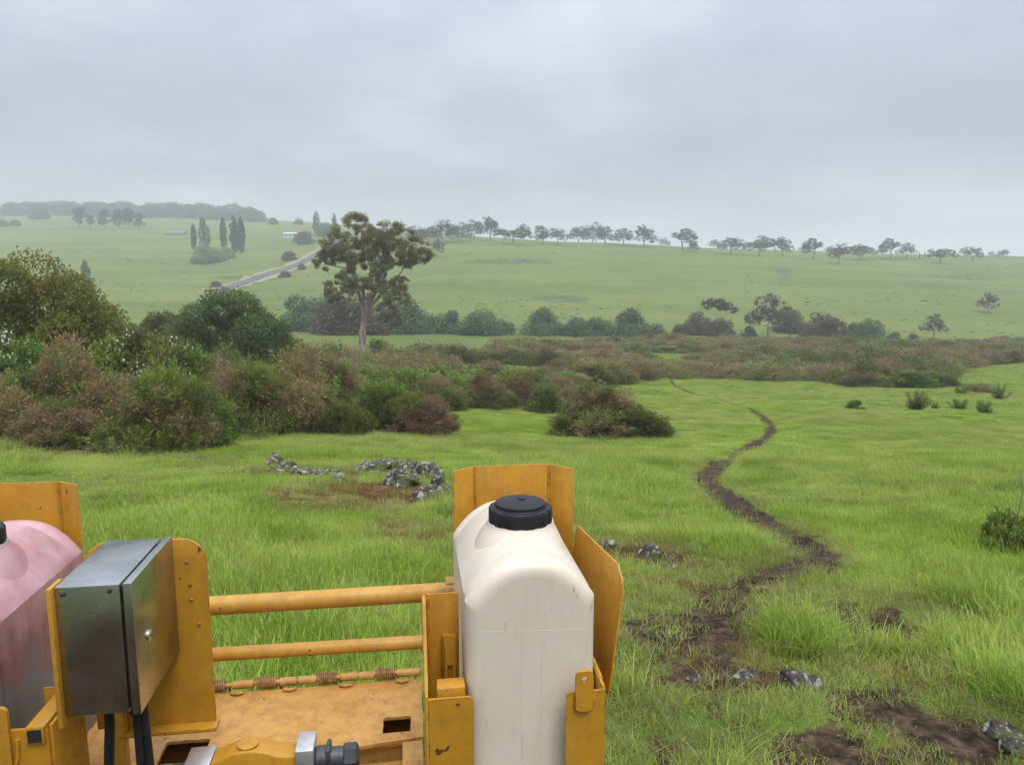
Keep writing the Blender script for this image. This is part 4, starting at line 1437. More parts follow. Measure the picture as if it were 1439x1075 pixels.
bushes = [
    # (name, cat, label, kind, px, Y, scale xy, height, group)
    ('hawthorn', 'tree', 'big olive hawthorn filling the left edge above the brown gorse', 'ha', 30, 27.5, 1.05, 6.4),
    ('hawthorn', 'tree', 'lower olive hawthorn sloping down right of the big left one', 'hb', 128, 29.5, 1.0, 4.7),
    ('hawthorn', 'tree', 'broad dark green hawthorn in front of the lone poplar slope', 'hd', 322, 46, 0.98, 6.6),
    ('hawthorn', 'tree', 'dark green hawthorn at the left flank of the broad one', 'hd', 235, 50, 0.7, 5.6),
    ('flowering_bush', 'bush', 'light green bush dotted with white blossom behind the mixed gorse', 'fl', 180, 24.5, 1.0, 3.5),
    ('flowering_bush', 'bush', 'white-blossomed bush behind the brown gorse at the left edge', 'fl', 8, 23.0, 0.9, 3.3),
    ('flowering_bush', 'bush', 'bush with few white flowers left of the tall reddish gorse', 'fl', 240, 27.0, 0.9, 3.3),
    ('gorse_bush', 'bush', 'dead brown gorse at the left edge of the grass', 'gb', 18, 20.6, 1.05, 2.45),
    ('gorse_bush', 'bush', 'feathery brown gorse between the left edge and the green one', 'gb', 108, 21.2, 1.0, 2.75),
    ('gorse_bush', 'bush', 'low brown gorse at the foot of the feathery one', 'gb', 60, 19.6, 0.8, 1.5),
    ('gorse_bush', 'bush', 'green gorse with brown skirt standing forward above the left rocks', 'gm', 220, 19.0, 0.95, 2.5),
    ('gorse_bush', 'bush', 'narrow bright green gorse right behind the skirted one', 'gg', 262, 21.0, 0.75, 2.0),
    ('gorse_bush', 'bush', 'mottled gorse just right of the skirted green one', 'gm', 312, 26.6, 1.0, 2.8),
    ('gorse_bush', 'bush', 'brown green gorse in the middle of the left hedge', 'gm', 350, 25.2, 1.0, 2.9),
    ('gorse_bush', 'bush', 'gorse topped with rusty dead shoots left of the green pair', 'gb', 415, 26.6, 1.05, 2.95),
    ('gorse_bush', 'bush', 'dark green gorse below the rusty-topped one', 'gm', 402, 26.4, 0.9, 2.0),
    ('gorse_bush', 'bush', 'low yellow-green gorse at the foot of the hedge by the grass', 'gg', 470, 26.2, 0.75, 1.5),
    ('gorse_bush', 'bush', 'dark gorse with level top inside the hedge', 'gm', 465, 28.5, 1.1, 2.5),
    ('gorse_bush', 'bush', 'olive gorse, left half of the pair ending the hedge', 'gg', 528, 28.6, 1.0, 2.15),
    ('gorse_bush', 'bush', 'olive gorse ending the hedge at its right, against the grass', 'gm', 583, 28.2, 1.05, 1.95),
    ('gorse_bush', 'bush', 'lone dark gorse in the open grass, main part of the clump', 'gm', 842, 30.4, 1.45, 2.05),
    ('gorse_bush', 'bush', 'lower gorse leaning on the right side of the lone clump', 'gg', 888, 30.2, 1.05, 1.45),
    ('gorse_bush', 'bush', 'small shaggy gorse at the right tip of the lone clump', 'gg', 930, 30.8, 0.45, 0.62),
    ('gorse_bush', 'bush', 'small round green gorse in front of the dark stand', 'gg', 766, 42.5, 0.75, 1.55),
    ('gorse_bush', 'bush', 'dark gorse at the right end of the middle stand', 'gm', 808, 44.5, 1.0, 1.9),
    ('gorse_bush', 'bush', 'dark brown gorse behind the small round green one', 'gm', 728, 45.5, 1.2, 2.2),
    ('gorse_bush', 'bush', 'dark gorse at the front centre of the middle stand', 'gm', 672, 43.8, 1.1, 2.0),
    ('gorse_bush', 'bush', 'gorse touching the hedge end, front of the middle stand', 'gm', 622, 42.0, 1.1, 2.1),
    ('gorse_bush', 'bush', 'greenish gorse at the back of the middle stand, left', 'gg', 640, 52, 1.2, 1.9),
    ('gorse_bush', 'bush', 'brown gorse at the back of the middle stand, centre', 'gb', 705, 54, 1.2, 1.9),
    ('gorse_bush', 'bush', 'dull gorse at the back of the middle stand, right', 'gm', 785, 54, 1.3, 1.9),
    ('bramble', 'bush', 'bright green bramble mound behind the hedge, left of the stand', 'br', 545, 50, 1.6, 2.6),
    ('bramble', 'bush', 'long bright green bramble patch in front of the tall gum', 'br', 640, 60, 2.6, 2.4),
    ('bramble', 'bush', 'bright green bramble just right of the dark middle stand', 'br', 842, 46, 0.9, 1.5),
    ('bramble', 'bush', 'green bramble below the reddish shoots of the hedge', 'br', 490, 36, 1.3, 2.7),
    ('gorse_bush', 'bush', 'reddish gorse right behind the hedge in front of the gum', 'gb', 560, 40, 1.1, 2.1),
    ('gorse_bush', 'bush', 'brown gorse at the back of the hedge below the hawthorn', 'gb', 440, 37, 1.2, 2.7),
    ('gorse_bush', 'bush', 'dark gorse between the hawthorn and the rusty top', 'gm', 380, 35, 1.3, 2.7),
    ('gorse_bush', 'bush', 'green-brown gorse below the middle of the broad hawthorn', 'gm', 310, 33, 1.3, 2.8),
    ('gorse_bush', 'bush', 'broad gorse in deep hedge left of the broad hawthorn', 'gm', 250, 34, 1.4, 2.9),
    ('gorse_bush', 'bush', 'olive gorse rising behind the bramble mound of the hedge', 'gg', 590, 56, 1.2, 1.6),
    ('gorse_bush', 'bush', 'brownish gorse right below the foot of the tall gum', 'gm', 512, 60, 1.2, 1.5),
    ('gorse_bush', 'bush', 'reddish gorse right of the bushy shrub at the gum foot', 'gb', 588, 74, 1.5, 2.2),
    ('gorse_bush', 'bush', 'russet gorse mound behind the bramble patch, right of the gum', 'gb', 625, 76, 1.6, 2.3),
    ('gorse_bush', 'bush', 'dark gorse between bramble patch and middle stand', 'gm', 690, 62, 1.4, 1.8),
    ('gorse_bush', 'bush', 'dark level gorse behind the right half of the middle stand', 'gg', 745, 60, 1.5, 1.8),
    ('gorse_bush', 'bush', 'brown gorse behind the right end of the middle stand', 'gm', 800, 62, 1.5, 1.8),
    ('gorse_bush', 'bush', 'wide dark gorse at the field corner behind the lone clump', 'gg', 830, 66, 1.5, 1.9),
    ('gorse_bush', 'bush', 'dark gorse low in the middle stand between two taller ones', 'gm', 700, 43.5, 0.9, 1.7),
    ('gorse_bush', 'bush', 'gorse with brown top in front of the bramble mound', 'gb', 600, 47, 1.1, 1.8),
    ('gorse_bush', 'bush', 'dark gorse deep in the hedge below the tall gum', 'gm', 480, 45, 1.3, 2.1),
    ('gorse_bush', 'bush', 'green gorse deep in the hedge right of the broad hawthorn', 'gg', 445, 50, 1.3, 2.2),
    ('bramble', 'bush', 'bright green bramble low in the hedge before the tall gum', 'br', 460, 52, 1.8, 2.7),
    ('laurel_bush', 'bush', 'upright dark leafy bush at the foot of the tall gum', 'lb', 531, 92, 1.0, 2.7),
    ('gorse_bush', 'bush', 'neat round dark gorse standing alone in the right field', 'gg', 1210, 47.5, 0.42, 0.72),
    ('gorse_bush', 'bush', 'spreading young gorse, biggest in the right field', 'gs', 1298, 47.0, 0.62, 1.05),
    ('gorse_bush', 'bush', 'tiny gorse sprig right beside the biggest young one', 'gs', 1324, 47.6, 0.24, 0.45),
    ('gorse_bush', 'bush', 'flat spreading young gorse in the right field', 'gs', 1358, 48.2, 0.52, 0.62),
    ('gorse_bush', 'bush', 'spiky dark gorse nearest the viewer in the right field', 'gs', 1394, 45.0, 0.46, 0.68),
    ('gorse_bush', 'bush', 'dark young gorse near the right edge before the thicket', 'gs', 1414, 56.0, 0.55, 1.05),
    ('gorse_bush', 'bush', 'small gorse at the back of the right field, top of the row', 'gs', 1360, 60.0, 0.5, 0.6),
    ('gorse_bush', 'bush', 'low brownish gorse strip before the thicket at right', 'gm', 1385, 64.0, 1.1, 1.0),
    ('gorse_bush', 'bush', 'dark gorse at the front edge of the right thicket', 'gg', 1290, 68.0, 1.3, 1.7),
    ('gorse_bush', 'bush', 'dark gorse touching the front right of the thicket', 'gg', 1320, 70.0, 1.3, 1.6),
    ('gorse_bush', 'bush', 'grass-tangled bush cut by the right edge of the photo', 'br', 1470, 8.8, 0.27, 0.72),
]


def sprawl_mesh(name, seed):
    """young gorse: a few thick spiny arms from one foot"""
    rng = np.random.default_rng(seed)
    Ps, Ds = [], []
    for a in range(16):
        th = a * 2.4 + rng.uniform(-0.4, 0.4)
        el = rng.uniform(0.25, 1.2)
        L = rng.uniform(0.7, 1.15)
        d = np.array([math.cos(th) * math.cos(el), math.sin(th) * math.cos(el), math.sin(el)])
        t = rng.uniform(0.1, 1.0, 260)
        ax = d[None] * (t * L)[:, None] + np.array([0, 0, 0.25])[None] * (t ** 2)[:, None]
        r = rng.normal(size=(260, 3)) * 0.075
        Ps.append(ax * np.array([1.3, 1.3, 1.6]) + r)
        Ds.append(unit(r) + d * 1.0)
    P, D = np.vstack(Ps), np.vstack(Ds)
    P[:, 2] = np.maximum(P[:, 2], 0.02)
    V, F = cards(P, D, 0.17 * rng.uniform(0.6, 1.3, len(P)), 0.022, rng)
    t = np.clip(0.5 + rng.normal(size=len(P)) * 0.25, 0, 1)
    return mesh_np(name, V, F, M_GORSE, dict(tint=np.repeat(t, 4), dry=np.zeros(len(P) * 4)))


SPR = [sprawl_mesh('young_gorse_%d' % i, 150 + i) for i in range(3)]
LAUR = leafy_mesh('laurel', 146, M_BRAM, 1.7, 1.6, 2.6, 1500, 0.22, 26, 0.12, 0.2, -0.5, 0.1, 0.05, 2)
KIND = {'ha': ([HAW[0]], HTR, 6.0), 'hb': ([HAW[1]], HTR, 5.4), 'hd': ([HAWD], HTR, 6.0), 'fl': ([HAWF], STEMS, 2.6), 'gb': (G_BROWN, STEMS, 2.5), 'gm': (G_MIX, STEMS, 2.4),
        'gg': (G_GREEN, STEMS, 2.35), 'br': ([BRAM], STEMS, 1.55), 'gs': (SPR, STEMS, 1.55), 'lb': ([LAUR], STEMS, 2.6)}
KEEP_OFF = []
for i, (nm, cat, lab, kd, px, Y, sxy, h) in enumerate(bushes):
    ms, stem, h0 = KIND[kd]
    p = atY(px, Y)
    grp = {'g': 'gorse bushes of the near hedge and field', 'h': 'hawthorns behind the hedge', 'f': 'flowering bushes in the hedge', 'b': 'bramble mounds', 'l': None}[kd[0]]
    sz = h / h0
    place(nm, cat, lab, [('stem' if stem is STEMS else 'trunk', stem), ('foliage', ms[i % len(ms)])], p, (sxy, sxy, sz), None, grp, sink=0.06)
    rad = {'g': 1.3, 'h': 3.6, 'f': 1.7, 'b': 2.0, 'l': 1.5}[kd[0]] * sxy
    if kd != 'gs':
        KEEP_OFF.append((p.x, p.y, rad * 0.85))

rng = np.random.default_rng(77)
tx, ty = rng.uniform(-45, 175, 9500), rng.uniform(34, 172, 9500)
apx = 719.5 + tx / ty * FPX
ok = in_thicket(tx, ty) & (apx > 330) & (apx < 1700)
tx, ty = tx[ok], ty[ok]
dk = fbm(tx * 0.05, ty * 0.05, 0, 3, 91)
edge = (ty < np.interp(719.5 + tx / ty * FPX, [850, 1150, 1250], [88, 88, 60])) & (ty > 66)
pick = np.clip(np.round(2.1 + dk * 1.9 + rng.normal(size=len(tx)) * 0.8 + 1.3 * edge), 0, 4).astype(int)
hs = np.clip(0.8 + 0.35 * fbm(tx * 0.07, ty * 0.07, 0, 2, 17) + rng.normal(size=len(tx)) * 0.12, 0.35, 1.35)
Pt, rt = lay(tx, ty, rng, False)
Pt[:, 2] -= 0.1
ws = rng.uniform(0.7, 1.75, len(tx))
hs = hs * (0.75 + 0.3 * ws) * 0.74
scatter('gorse_thicket', 'brown and dark green gorse thicket between the field and the creek', Pt, rt, np.stack([ws, ws, hs], 1), pick, G_TH)

# the wood on the far left skyline
rng = np.random.default_rng(78)
fx, fy = rng.uniform(-720, -235, 430), rng.uniform(830, 1080, 430)
fpx = 719.5 + fx / fy * FPX
ok = (fpx < 372) & (fpx > -200) & (fy > np.interp(fpx, [0, 200, 370], [900, 860, 850]))
fx, fy = fx[ok], fy[ok]
Pf, rf = lay(fx, fy, rng, False)
sf = rng.uniform(1.0, 2.9, len(fx)) 
scatter('far_wood', 'hazy dark wood along the far left skyline', Pf, rf, np.stack([sf * 1.2, sf * 1.2, sf], 1), rng.integers(0, 4, len(fx)), [WILB[0], WILB[1], WIL[1], WILB[0]])

# tussocks, rushes and low tree-foot scrub on the hill
def tussock_mesh(name, seed, h, r, n, mat, wf=0.13):
    rng = np.random.default_rng(seed)
    a = rng.uniform(0, 6.28, n)
    q = np.sqrt(rng.uniform(0, 1, n)) * r
    P = np.stack([np.cos(a) * q, np.sin(a) * q, np.zeros(n)], 1)
    D = np.stack([np.cos(a) * 0.5, np.sin(a) * 0.5, np.ones(n)], 1) + rng.normal(size=(n, 3)) * 0.25
    V, F = cards(P, D, h * rng.uniform(0.6, 1.2, n), h * wf, rng)
    t = np.clip(rng.normal(size=n) * 0.3 + 0.5, 0, 1)
    return mesh_np(name, V, F, mat, dict(tint=np.repeat(t, 4), dry=np.repeat(np.clip(rng.normal(size=n) * 0.3 + 0.4, 0, 1), 4)))


M_TUS = leaf_mat('tussock', (0.10, 0.115, 0.04), (0.15, 0.16, 0.065), (0.15, 0.13, 0.075), 0.3)
TUS = [tussock_mesh('tussock_%d' % i, 160 + i, 0.5, 0.7, 60, M_TUS) for i in range(3)]
rng = np.random.default_rng(79)
hx, hy = rng.uniform(-330, 420, 26000), rng.uniform(196, 470, 26000)
hpx = 719.5 + hx / hy * FPX
dens = np.clip(0.10 + 0.9 * (fbm(hx * 0.02, hy * 0.045, 0, 3, 61) - 0.25), 0.01, 1) * np.interp(hy, [196, 300, 420, 470], [1.0, 0.55, 0.2, 0.08])
dens = dens + 0.8 * (((hpx - 725) / 62) ** 2 + ((hy - 352) / 10) ** 2 < 1) + 0.8 * (((hpx - 1340) / 62) ** 2 + ((hy - 345) / 9) ** 2 < 1)
dens = dens + 0.5 * (((hpx - 440) / 55) ** 2 + ((hy - 258) / 26) ** 2 < 1)
dens = dens + 0.6 * (np.abs(hpx - (1040 + (hy - 330) * -0.55 + 14 * np.sin(hy * 0.06))) < 5) * (hy < 395) * (hy > 240)
ok = (rng.uniform(size=len(hx)) < dens * 0.55) & (hpx > -150) & (hpx < 1650)
hx, hy = hx[ok], hy[ok]
Ph, rh = lay(hx, hy, rng, False)
s = rng.uniform(0.2, 0.7, len(hx))
scatter('tussocks', 'dull tussocks and rushes dotted over the hillside', Ph, rh, np.stack([s * 1.4, s, s * 0.8], 1), rng.integers(0, 3, len(hx)), TUS)


# ------------------------------------------------------------------ rocks
def rock_mesh(name, seed, sx, sy, sz, rough=0.3):
    bm = bmesh.new()
    bmesh.ops.create_icosphere(bm, subdivisions=5, radius=1)
    v = np.array([q.co for q in bm.verts])
    d = 1 + rough * fbm(v[:, 0] * 1.3 + seed, v[:, 1] * 1.3, v[:, 2] * 1.3, 2, seed) + rough * 0.35 * fbm(v[:, 0] * 4 + seed, v[:, 1] * 4, v[:, 2] * 4, 3, seed + 5)
    # broken facets
    rng = np.random.default_rng(seed)
    for k in range(9):
        nrm = unit(rng.normal(size=3))
        lim = rng.uniform(0.55, 0.85)
        t = v @ nrm * d
        d = np.where(t > lim, d * (lim + (t - lim) * 0.22) / np.maximum(t, 1e-6), d)
    v = v * d[:, None] * np.array([sx, sy, sz])
    for q, c in zip(bm.verts, v):
        q.co = c
    me = bpy.data.meshes.new(name)
    bm.to_mesh(me)
    bm.free()
    for pl in me.polygons:
        pl.use_smooth = True
    me.materials.append(M_ROCK)
    return me


rocks = [(115, 627, 0.40, 0.32, 0.30, 'small white-lichened rock under the dead brown gorse'), (134, 632, 0.2, 0.2, 0.12, 'low grey stone beside the white-lichened rock'),
         (389, 655, 0.22, 0.2, 0.24, 'mossy upright rock at the left end of the outcrop'), (404, 661, 0.22, 0.2, 0.17, 'dark mossy stone leaning on the upright rock'), (386, 662, 0.2, 0.15, 0.08, 'flat pale stone in front of the upright mossy rock'),
         (437, 667, 0.32, 0.22, 0.14, 'low flat mossy rock in the middle of the outcrop'), (465, 672, 0.24, 0.2, 0.17, 'lumpy mossy rock right of the flat one'), (473, 677, 0.16, 0.14, 0.1, 'small whitish stone at the foot of the lumpy rock'),
         (524, 662, 0.34, 0.3, 0.2, 'dark long rock at the top left of the big outcrop'), (548, 662, 0.28, 0.26, 0.22, 'mossy rock in the middle top of the big outcrop'), (560, 682, 0.32, 0.28, 0.24, 'dark mossy boulder in front of the big outcrop'),
         (596, 677, 0.42, 0.36, 0.36, 'large whitish lichen-covered boulder beside the tank shield'), (572, 664, 0.26, 0.24, 0.22, 'grey rock joining the two halves of the outcrop'),
         (602, 698, 0.27, 0.22, 0.18, 'white-spotted stone at the bottom of the big outcrop'), (616, 688, 0.16, 0.2, 0.24, 'narrow grey rock at the right end of the outcrop'),
         (919, 783, 0.17, 0.14, 0.15, 'grey and white rock beside the trampled bare patch'), (935, 800, 0.09, 0.08, 0.05, 'small flat stone below the grey and white rock'), (1128, 965, 0.135, 0.10, 0.075, 'pale lichened rock poking out near the bare soil'),
         (1050, 953, 0.10, 0.07, 0.04, 'dark low stone in the bare strip left of the pale rock'), (978, 955, 0.06, 0.05, 0.03, 'little pale stone at the left end of the bare strip'), (1408, 1031, 0.12, 0.08, 0.05, 'flat grey rock near the right bottom corner'),
         (1432, 1056, 0.10, 0.09, 0.05, 'smooth grey stone in the right bottom corner'), (197, 648, 0.08, 0.07, 0.07, 'single dark stone alone in the left grass'), (845, 770, 0.25, 0.1, 0.06, 'brown weathered slab behind the white tank shield')]
for i, (px, py, sx, sy, sz, lab) in enumerate(rocks):
    p = at(px, py)
    o = bpy.data.objects.new('rock', rock_mesh('rock', 200 + i, sx * 1.12, sy * 1.12, sz * 1.12, 0.42))
    o.location = (p.x, p.y, p.z + sz * 0.08)
    o.rotation_euler = (0, 0, random.uniform(-0.5, 0.5))
    link(o)
    tag(o, lab, 'rock', 'lichened rocks in the grass')

# ------------------------------------------------------------------ grass
def blade_mesh(name, seed, n, rad, h, w, lean=0.45, seed_frac=0.0, curve=0.5, dead=0.10, hv=0.4):
    """bent ribbons; 'tint' runs up each blade"""
    rng = np.random.default_rng(seed)
    a = rng.uniform(0, 6.28, n)
    q = np.sqrt(rng.uniform(0, 1, n)) * rad
    P = np.stack([np.cos(a) * q, np.sin(a) * q, np.full(n, -0.02)], 1)
    dirn = rng.uniform(0, 6.28, n)
    dv = np.stack([np.cos(dirn), np.sin(dirn), np.zeros(n)], 1)
    H = h * np.clip(1 + rng.normal(size=n) * hv, 0.35, 1.9)
    ln = np.abs(rng.normal(size=n)) * lean + 0.08
    sd = np.cross(dv, [0, 0, 1.0])
    tw = rng.normal(size=n) * 0.8
    sd = unit(sd * np.cos(tw)[:, None] + dv * np.sin(tw)[:, None])
    V = []
    T = []
    wv = w * rng.uniform(0.6, 1.3, n)
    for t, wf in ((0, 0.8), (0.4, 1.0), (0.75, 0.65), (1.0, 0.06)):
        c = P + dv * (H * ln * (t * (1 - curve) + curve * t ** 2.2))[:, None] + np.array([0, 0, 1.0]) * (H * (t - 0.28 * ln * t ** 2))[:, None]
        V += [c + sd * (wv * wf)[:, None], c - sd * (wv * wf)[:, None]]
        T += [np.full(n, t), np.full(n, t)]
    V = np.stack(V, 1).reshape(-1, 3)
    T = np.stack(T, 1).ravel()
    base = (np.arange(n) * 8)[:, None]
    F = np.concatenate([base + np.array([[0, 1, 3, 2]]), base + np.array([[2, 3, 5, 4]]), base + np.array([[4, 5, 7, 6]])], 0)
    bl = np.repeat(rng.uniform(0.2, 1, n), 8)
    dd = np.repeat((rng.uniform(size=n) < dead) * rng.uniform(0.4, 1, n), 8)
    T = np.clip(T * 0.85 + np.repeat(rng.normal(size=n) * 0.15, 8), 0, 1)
    if seed_frac:
        m = int(n * seed_frac)
        a2 = rng.uniform(0, 6.28, m)
        q2 = np.sqrt(rng.uniform(0, 1, m)) * rad
        P2 = np.stack([np.cos(a2) * q2, np.sin(a2) * q2, h * rng.uniform(1.0, 1.5, m)], 1)
        D2 = np.stack([np.cos(a2) * 0.35, np.sin(a2) * 0.35, np.ones(m)], 1)
        V2, F2 = cards(P2, D2, h * 0.3, w * 1.2, rng)
        F = np.vstack([F, F2 + len(V)])
        V = np.vstack([V, V2])
        T = np.concatenate([T, np.full(len(V2), 1.0)])
        bl = np.concatenate([bl, np.ones(len(V2))])
        dd = np.concatenate([dd, np.full(len(V2), 0.55)])
    return mesh_np(name, V, F, M_GRASS, dict(tint=T, blade=bl, dead=dd), True)


def wedge(rng, n, y0, y1, side=0.82, extra=2.5):
    """random ground points, even per area, inside the view and a little to its sides"""
    y = np.sqrt(rng.uniform(y0 * y0, y1 * y1, n))
    x = rng.uniform(-1, 1, n) * (side * y + extra)
    return x, y


def off_bushes(x, y, k=1.0):
    ok = np.ones(len(x), bool)
    for bx, by, r in KEEP_OFF:
        ok &= (x - bx) ** 2 + (y - by) ** 2 > (r * k) ** 2
    return ok


ROCK_P = [(at(px, py), max(sx, sy)) for px, py, sx, sy, sz, lab in rocks]


def off_rocks(x, y):
    ok = np.ones(len(x), bool)
    for p, r in ROCK_P:
        ok &= (x - p.x) ** 2 + (y - p.y) ** 2 > (r * 0.85) ** 2
    return ok


# near: tufts
near_src = [blade_mesh('lush_tuft_%d' % i, 300 + i, 75, 0.13, 0.095, 0.0026, 0.7) for i in range(4)] + \
           [blade_mesh('tall_tuft_%d' % i, 310 + i, 75, 0.12, 0.165, 0.0028, 0.55, 0.05) for i in range(3)] + \
           [blade_mesh('short_tuft_%d' % i, 320 + i, 75, 0.14, 0.05, 0.0026, 0.8, 0, 0.5, 0.12) for i in range(2)] + \
           [blade_mesh('dry_tuft_%d' % i, 330 + i, 45, 0.12, 0.10, 0.0026, 0.7, 0.1, 0.5, 0.6) for i in range(2)]
rng = np.random.default_rng(500)


def near_grass(rng, n, y0, y1, scale, name, label, extra=2.5):
    x, y = wedge(rng, n, y0, y1, 0.80, extra)
    so = soil_mask(x, y)
    ru = blobs(RUST, x, y, 5)
    ok = (rng.uniform(size=n) > so * 0.93) & (rng.uniform(size=n) > ru * 0.82) & off_bushes(x, y, 0.9) & off_rocks(x, y)
    # nothing grows up through the machine
    ok &= ~((np.abs(x + 0.35) < 1.25) & (y < 2.6))
    x, y, so, ru = x[ok], y[ok], so[ok], ru[ok]
    tall = fbm(x * 0.45, y * 0.45, 0, 3, 41) + rng.normal(size=len(x)) * 0.2
    # the rank growth beside the tank and around the near stones
    for (px, py, r) in ((900, 1030, 0.7), (1330, 900, 0.7), (1130, 900, 0.6), (250, 760, 1.5), (400, 900, 1.2), (960, 840, 0.5), (1390, 850, 0.8), (330, 950, 1.0)):
        q = at(px, py)
        tall = tall + 0.8 * np.exp(-((x - q.x) ** 2 + (y - q.y) ** 2) / r ** 2)
    m = len(x)
    pick = np.where(tall > 0.5, rng.integers(4, 7, m), rng.integers(0, 4, m))
    pick = np.where((tall < -0.45), rng.integers(7, 9, m), pick)
    edge = np.maximum.reduce([soil_mask(x + dx, y + dy) for dx, dy in ((0, -0.25), (0, 0.2), (0.2, 0), (-0.2, 0), (0, -0.5))])
    tall = np.where(edge > 0.3, -0.6, tall)
    pick = np.where((ru > 0.3) | (edge > 0.3), rng.integers(7, 11, m), pick)
    pick = np.where(rng.uniform(size=m) < 0.15, rng.integers(9, 11, m), pick)
    P, rt = lay(x, y, rng)
    s = scale * rng.uniform(0.8, 1.25, m) * np.clip(1 + 0.25 * tall, 0.7, 1.4)
    scatter(name, label, P, rt, np.stack([s, s, s * rng.uniform(0.85, 1.1, m)], 1), pick, near_src)


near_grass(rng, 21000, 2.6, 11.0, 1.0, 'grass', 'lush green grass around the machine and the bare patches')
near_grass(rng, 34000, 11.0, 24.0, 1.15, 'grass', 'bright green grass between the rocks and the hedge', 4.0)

# further off: metre-wide patches
mid_src = [blade_mesh('grass_patch_%d' % i, 340 + i, 800, 0.75, 0.085, 0.0052, 0.6, 0.05) for i in range(3)] + \
          [blade_mesh('seed_patch_%d' % i, 350 + i, 750, 0.75, 0.105, 0.0052, 0.5, 0.18, 0.5, 0.15) for i in range(2)] + \
          [blade_mesh('short_patch_%d' % i, 360 + i, 750, 0.75, 0.06, 0.0055, 0.8, 0, 0.5, 0.1) for i in range(2)]


def mid_grass(rng, n, y0, y1, scale, label, extra=6.0):
    x, y = wedge(rng, n, y0, y1, 0.80, extra)
    so = soil_mask(x, y)
    td = track_dist(x, y) * 0.3
    ok = (td > 0.75 * scale) & (so < 0.3) & off_bushes(x, y, 0.8) & off_rocks(x, y) & ~in_thicket(x, y)
    x, y = x[ok], y[ok]
    m = len(x)
    k = fbm(x * 0.12, y * 0.2, 0, 3, 43) + rng.normal(size=m) * 0.15
    pick = np.where(k > 0.12, rng.integers(3, 5, m), np.where(k < -0.35, rng.integers(5, 7, m), rng.integers(0, 3, m)))
    P, rt = lay(x, y, rng)
    s = scale * rng.uniform(0.8, 1.2, m)
    scatter('grass', label, P, rt, np.stack([s, s, rng.uniform(0.8, 1.2, m)], 1), pick, mid_src)


mid_grass(rng, 9000, 22.0, 48.0, 1.0, 'bright green field grass around the lone gorse')
mid_grass(rng, 9000, 47.0, 110.0, 1.6, 'far part of the bright green field grass', 10.0)

# the track's own verges
rng = np.random.default_rng(611)
_i = rng.integers(60, len(TRK), 15000)
x = TRK[_i, 0] + rng.normal(size=15000) * 0.85
y = TRK[_i, 1] + rng.normal(size=15000) * 0.85
ok = (y > 21) & (rng.uniform(size=15000) > soil_mask(x, y) * 1.1)
x, y = x[ok], y[ok]
P, rt = lay(x, y, rng)
s = rng.uniform(0.8, 1.2, len(x)) * 1.15
scatter('grass', 'short grass along both edges of the foot track', P, rt, np.stack([s * 1.3, s * 1.3, s * 0.8], 1), rng.choice([0, 1, 2, 3, 7, 8], len(x)), near_src)

# rusty dead bracken and moss round the rocks
M_BRK = leaf_mat('dead_bracken', (0.20, 0.10, 0.035), (0.38, 0.21, 0.085), (0.16, 0.13, 0.05), 0.3)
BRK = [tussock_mesh('bracken_%d' % i, 420 + i, 0.05, 0.15, 130, M_BRK, 0.05) for i in range(3)]
rng = np.random.default_rng(612)
x, y = wedge(rng, 42000, 3.0, 21.0, 0.8, 2.0)
ok = (rng.uniform(size=len(x)) < blobs(RUST, x, y, 5) * 0.8) & off_rocks(x, y) & (rng.uniform(size=len(x)) > 0.6 * soil_mask(x, y))
x, y = x[ok], y[ok]
P, rt = lay(x, y, rng)
s = rng.uniform(0.6, 1.2, len(x))
scatter('dead_bracken', 'rusty dead bracken and litter around the rocks', P, rt, np.stack([s, s, s * rng.uniform(0.4, 1.0, len(x))], 1), rng.integers(0, 3, len(x)), BRK)

# crumbs of earth on the bare ground
cl_src = [rock_mesh('clod_%d' % i, 400 + i, 1, 0.8, 0.6, 0.4) for i in range(2)]
for me in cl_src:
    me.materials.clear()
    me.materials.append(M_SOIL)
    bmt = bmesh.new()
    bmesh.ops.create_icosphere(bmt, subdivisions=2, radius=1)
    for v in bmt.verts:
        v.co *= 1 + 0.35 * float(noise3(v.co.x * 2, v.co.y * 2, v.co.z * 2, 5))
        v.co.z *= 0.6
    bmt.to_mesh(me)
    bmt.free()
x, y = wedge(rng, 90000, 2.8, 16.0, 0.8, 1.5)
so = soil_mask(x, y)
ok = rng.uniform(size=len(x)) < (so - 0.35) * 0.6
x, y = x[ok], y[ok]
P, rt = lay(x, y, rng)
P[:, 2] -= 0.035
s = np.exp(rng.normal(size=len(x)) * 0.7) * 0.014
scatter('soil_clods', 'loose crumbs of dark earth on the bare patches', P, rt, np.stack([s] * 3, 1), rng.integers(0, 2, len(x)), cl_src)

# dead stalks: the bent one at the right edge
q = at(1424, 765)
b = MB()
b.tube([(0, 0, 0), (0.0, 0, 0.25), (0.03, 0, 0.55), (0.06, 0, 0.8), (0.045, 0, 1.0), (0.0, 0, 1.16), (-0.04, 0, 1.2)], [0.012, 0.011, 0.009, 0.008, 0.006, 0.004, 0.002], 6)
st = b.out('dead_stalk', M_WOOD)
st.location = q
st.scale = (0.8, 0.8, 0.8)
tag(st, 'thin bent dead stalk standing beside the right edge bush', 'stalk')


# ------------------------------------------------------------------ the yellow machine in front
# local frame: x to its right, y away from the camera, z up; turned 8 degrees; origin under its middle
AL = R(8)
MO = (-0.3, 1.75)
mw = (MO[0] * math.cos(AL) - MO[1] * math.sin(AL), MO[0] * math.sin(AL) + MO[1] * math.cos(AL))
MZ = float(ground_z(*mw))
OFF = (-MO[0], -MO[1], -MZ)


def mthing(name, label, cat, group=None):
    return thing(name, label, cat, (mw[0], mw[1], MZ), AL, group)


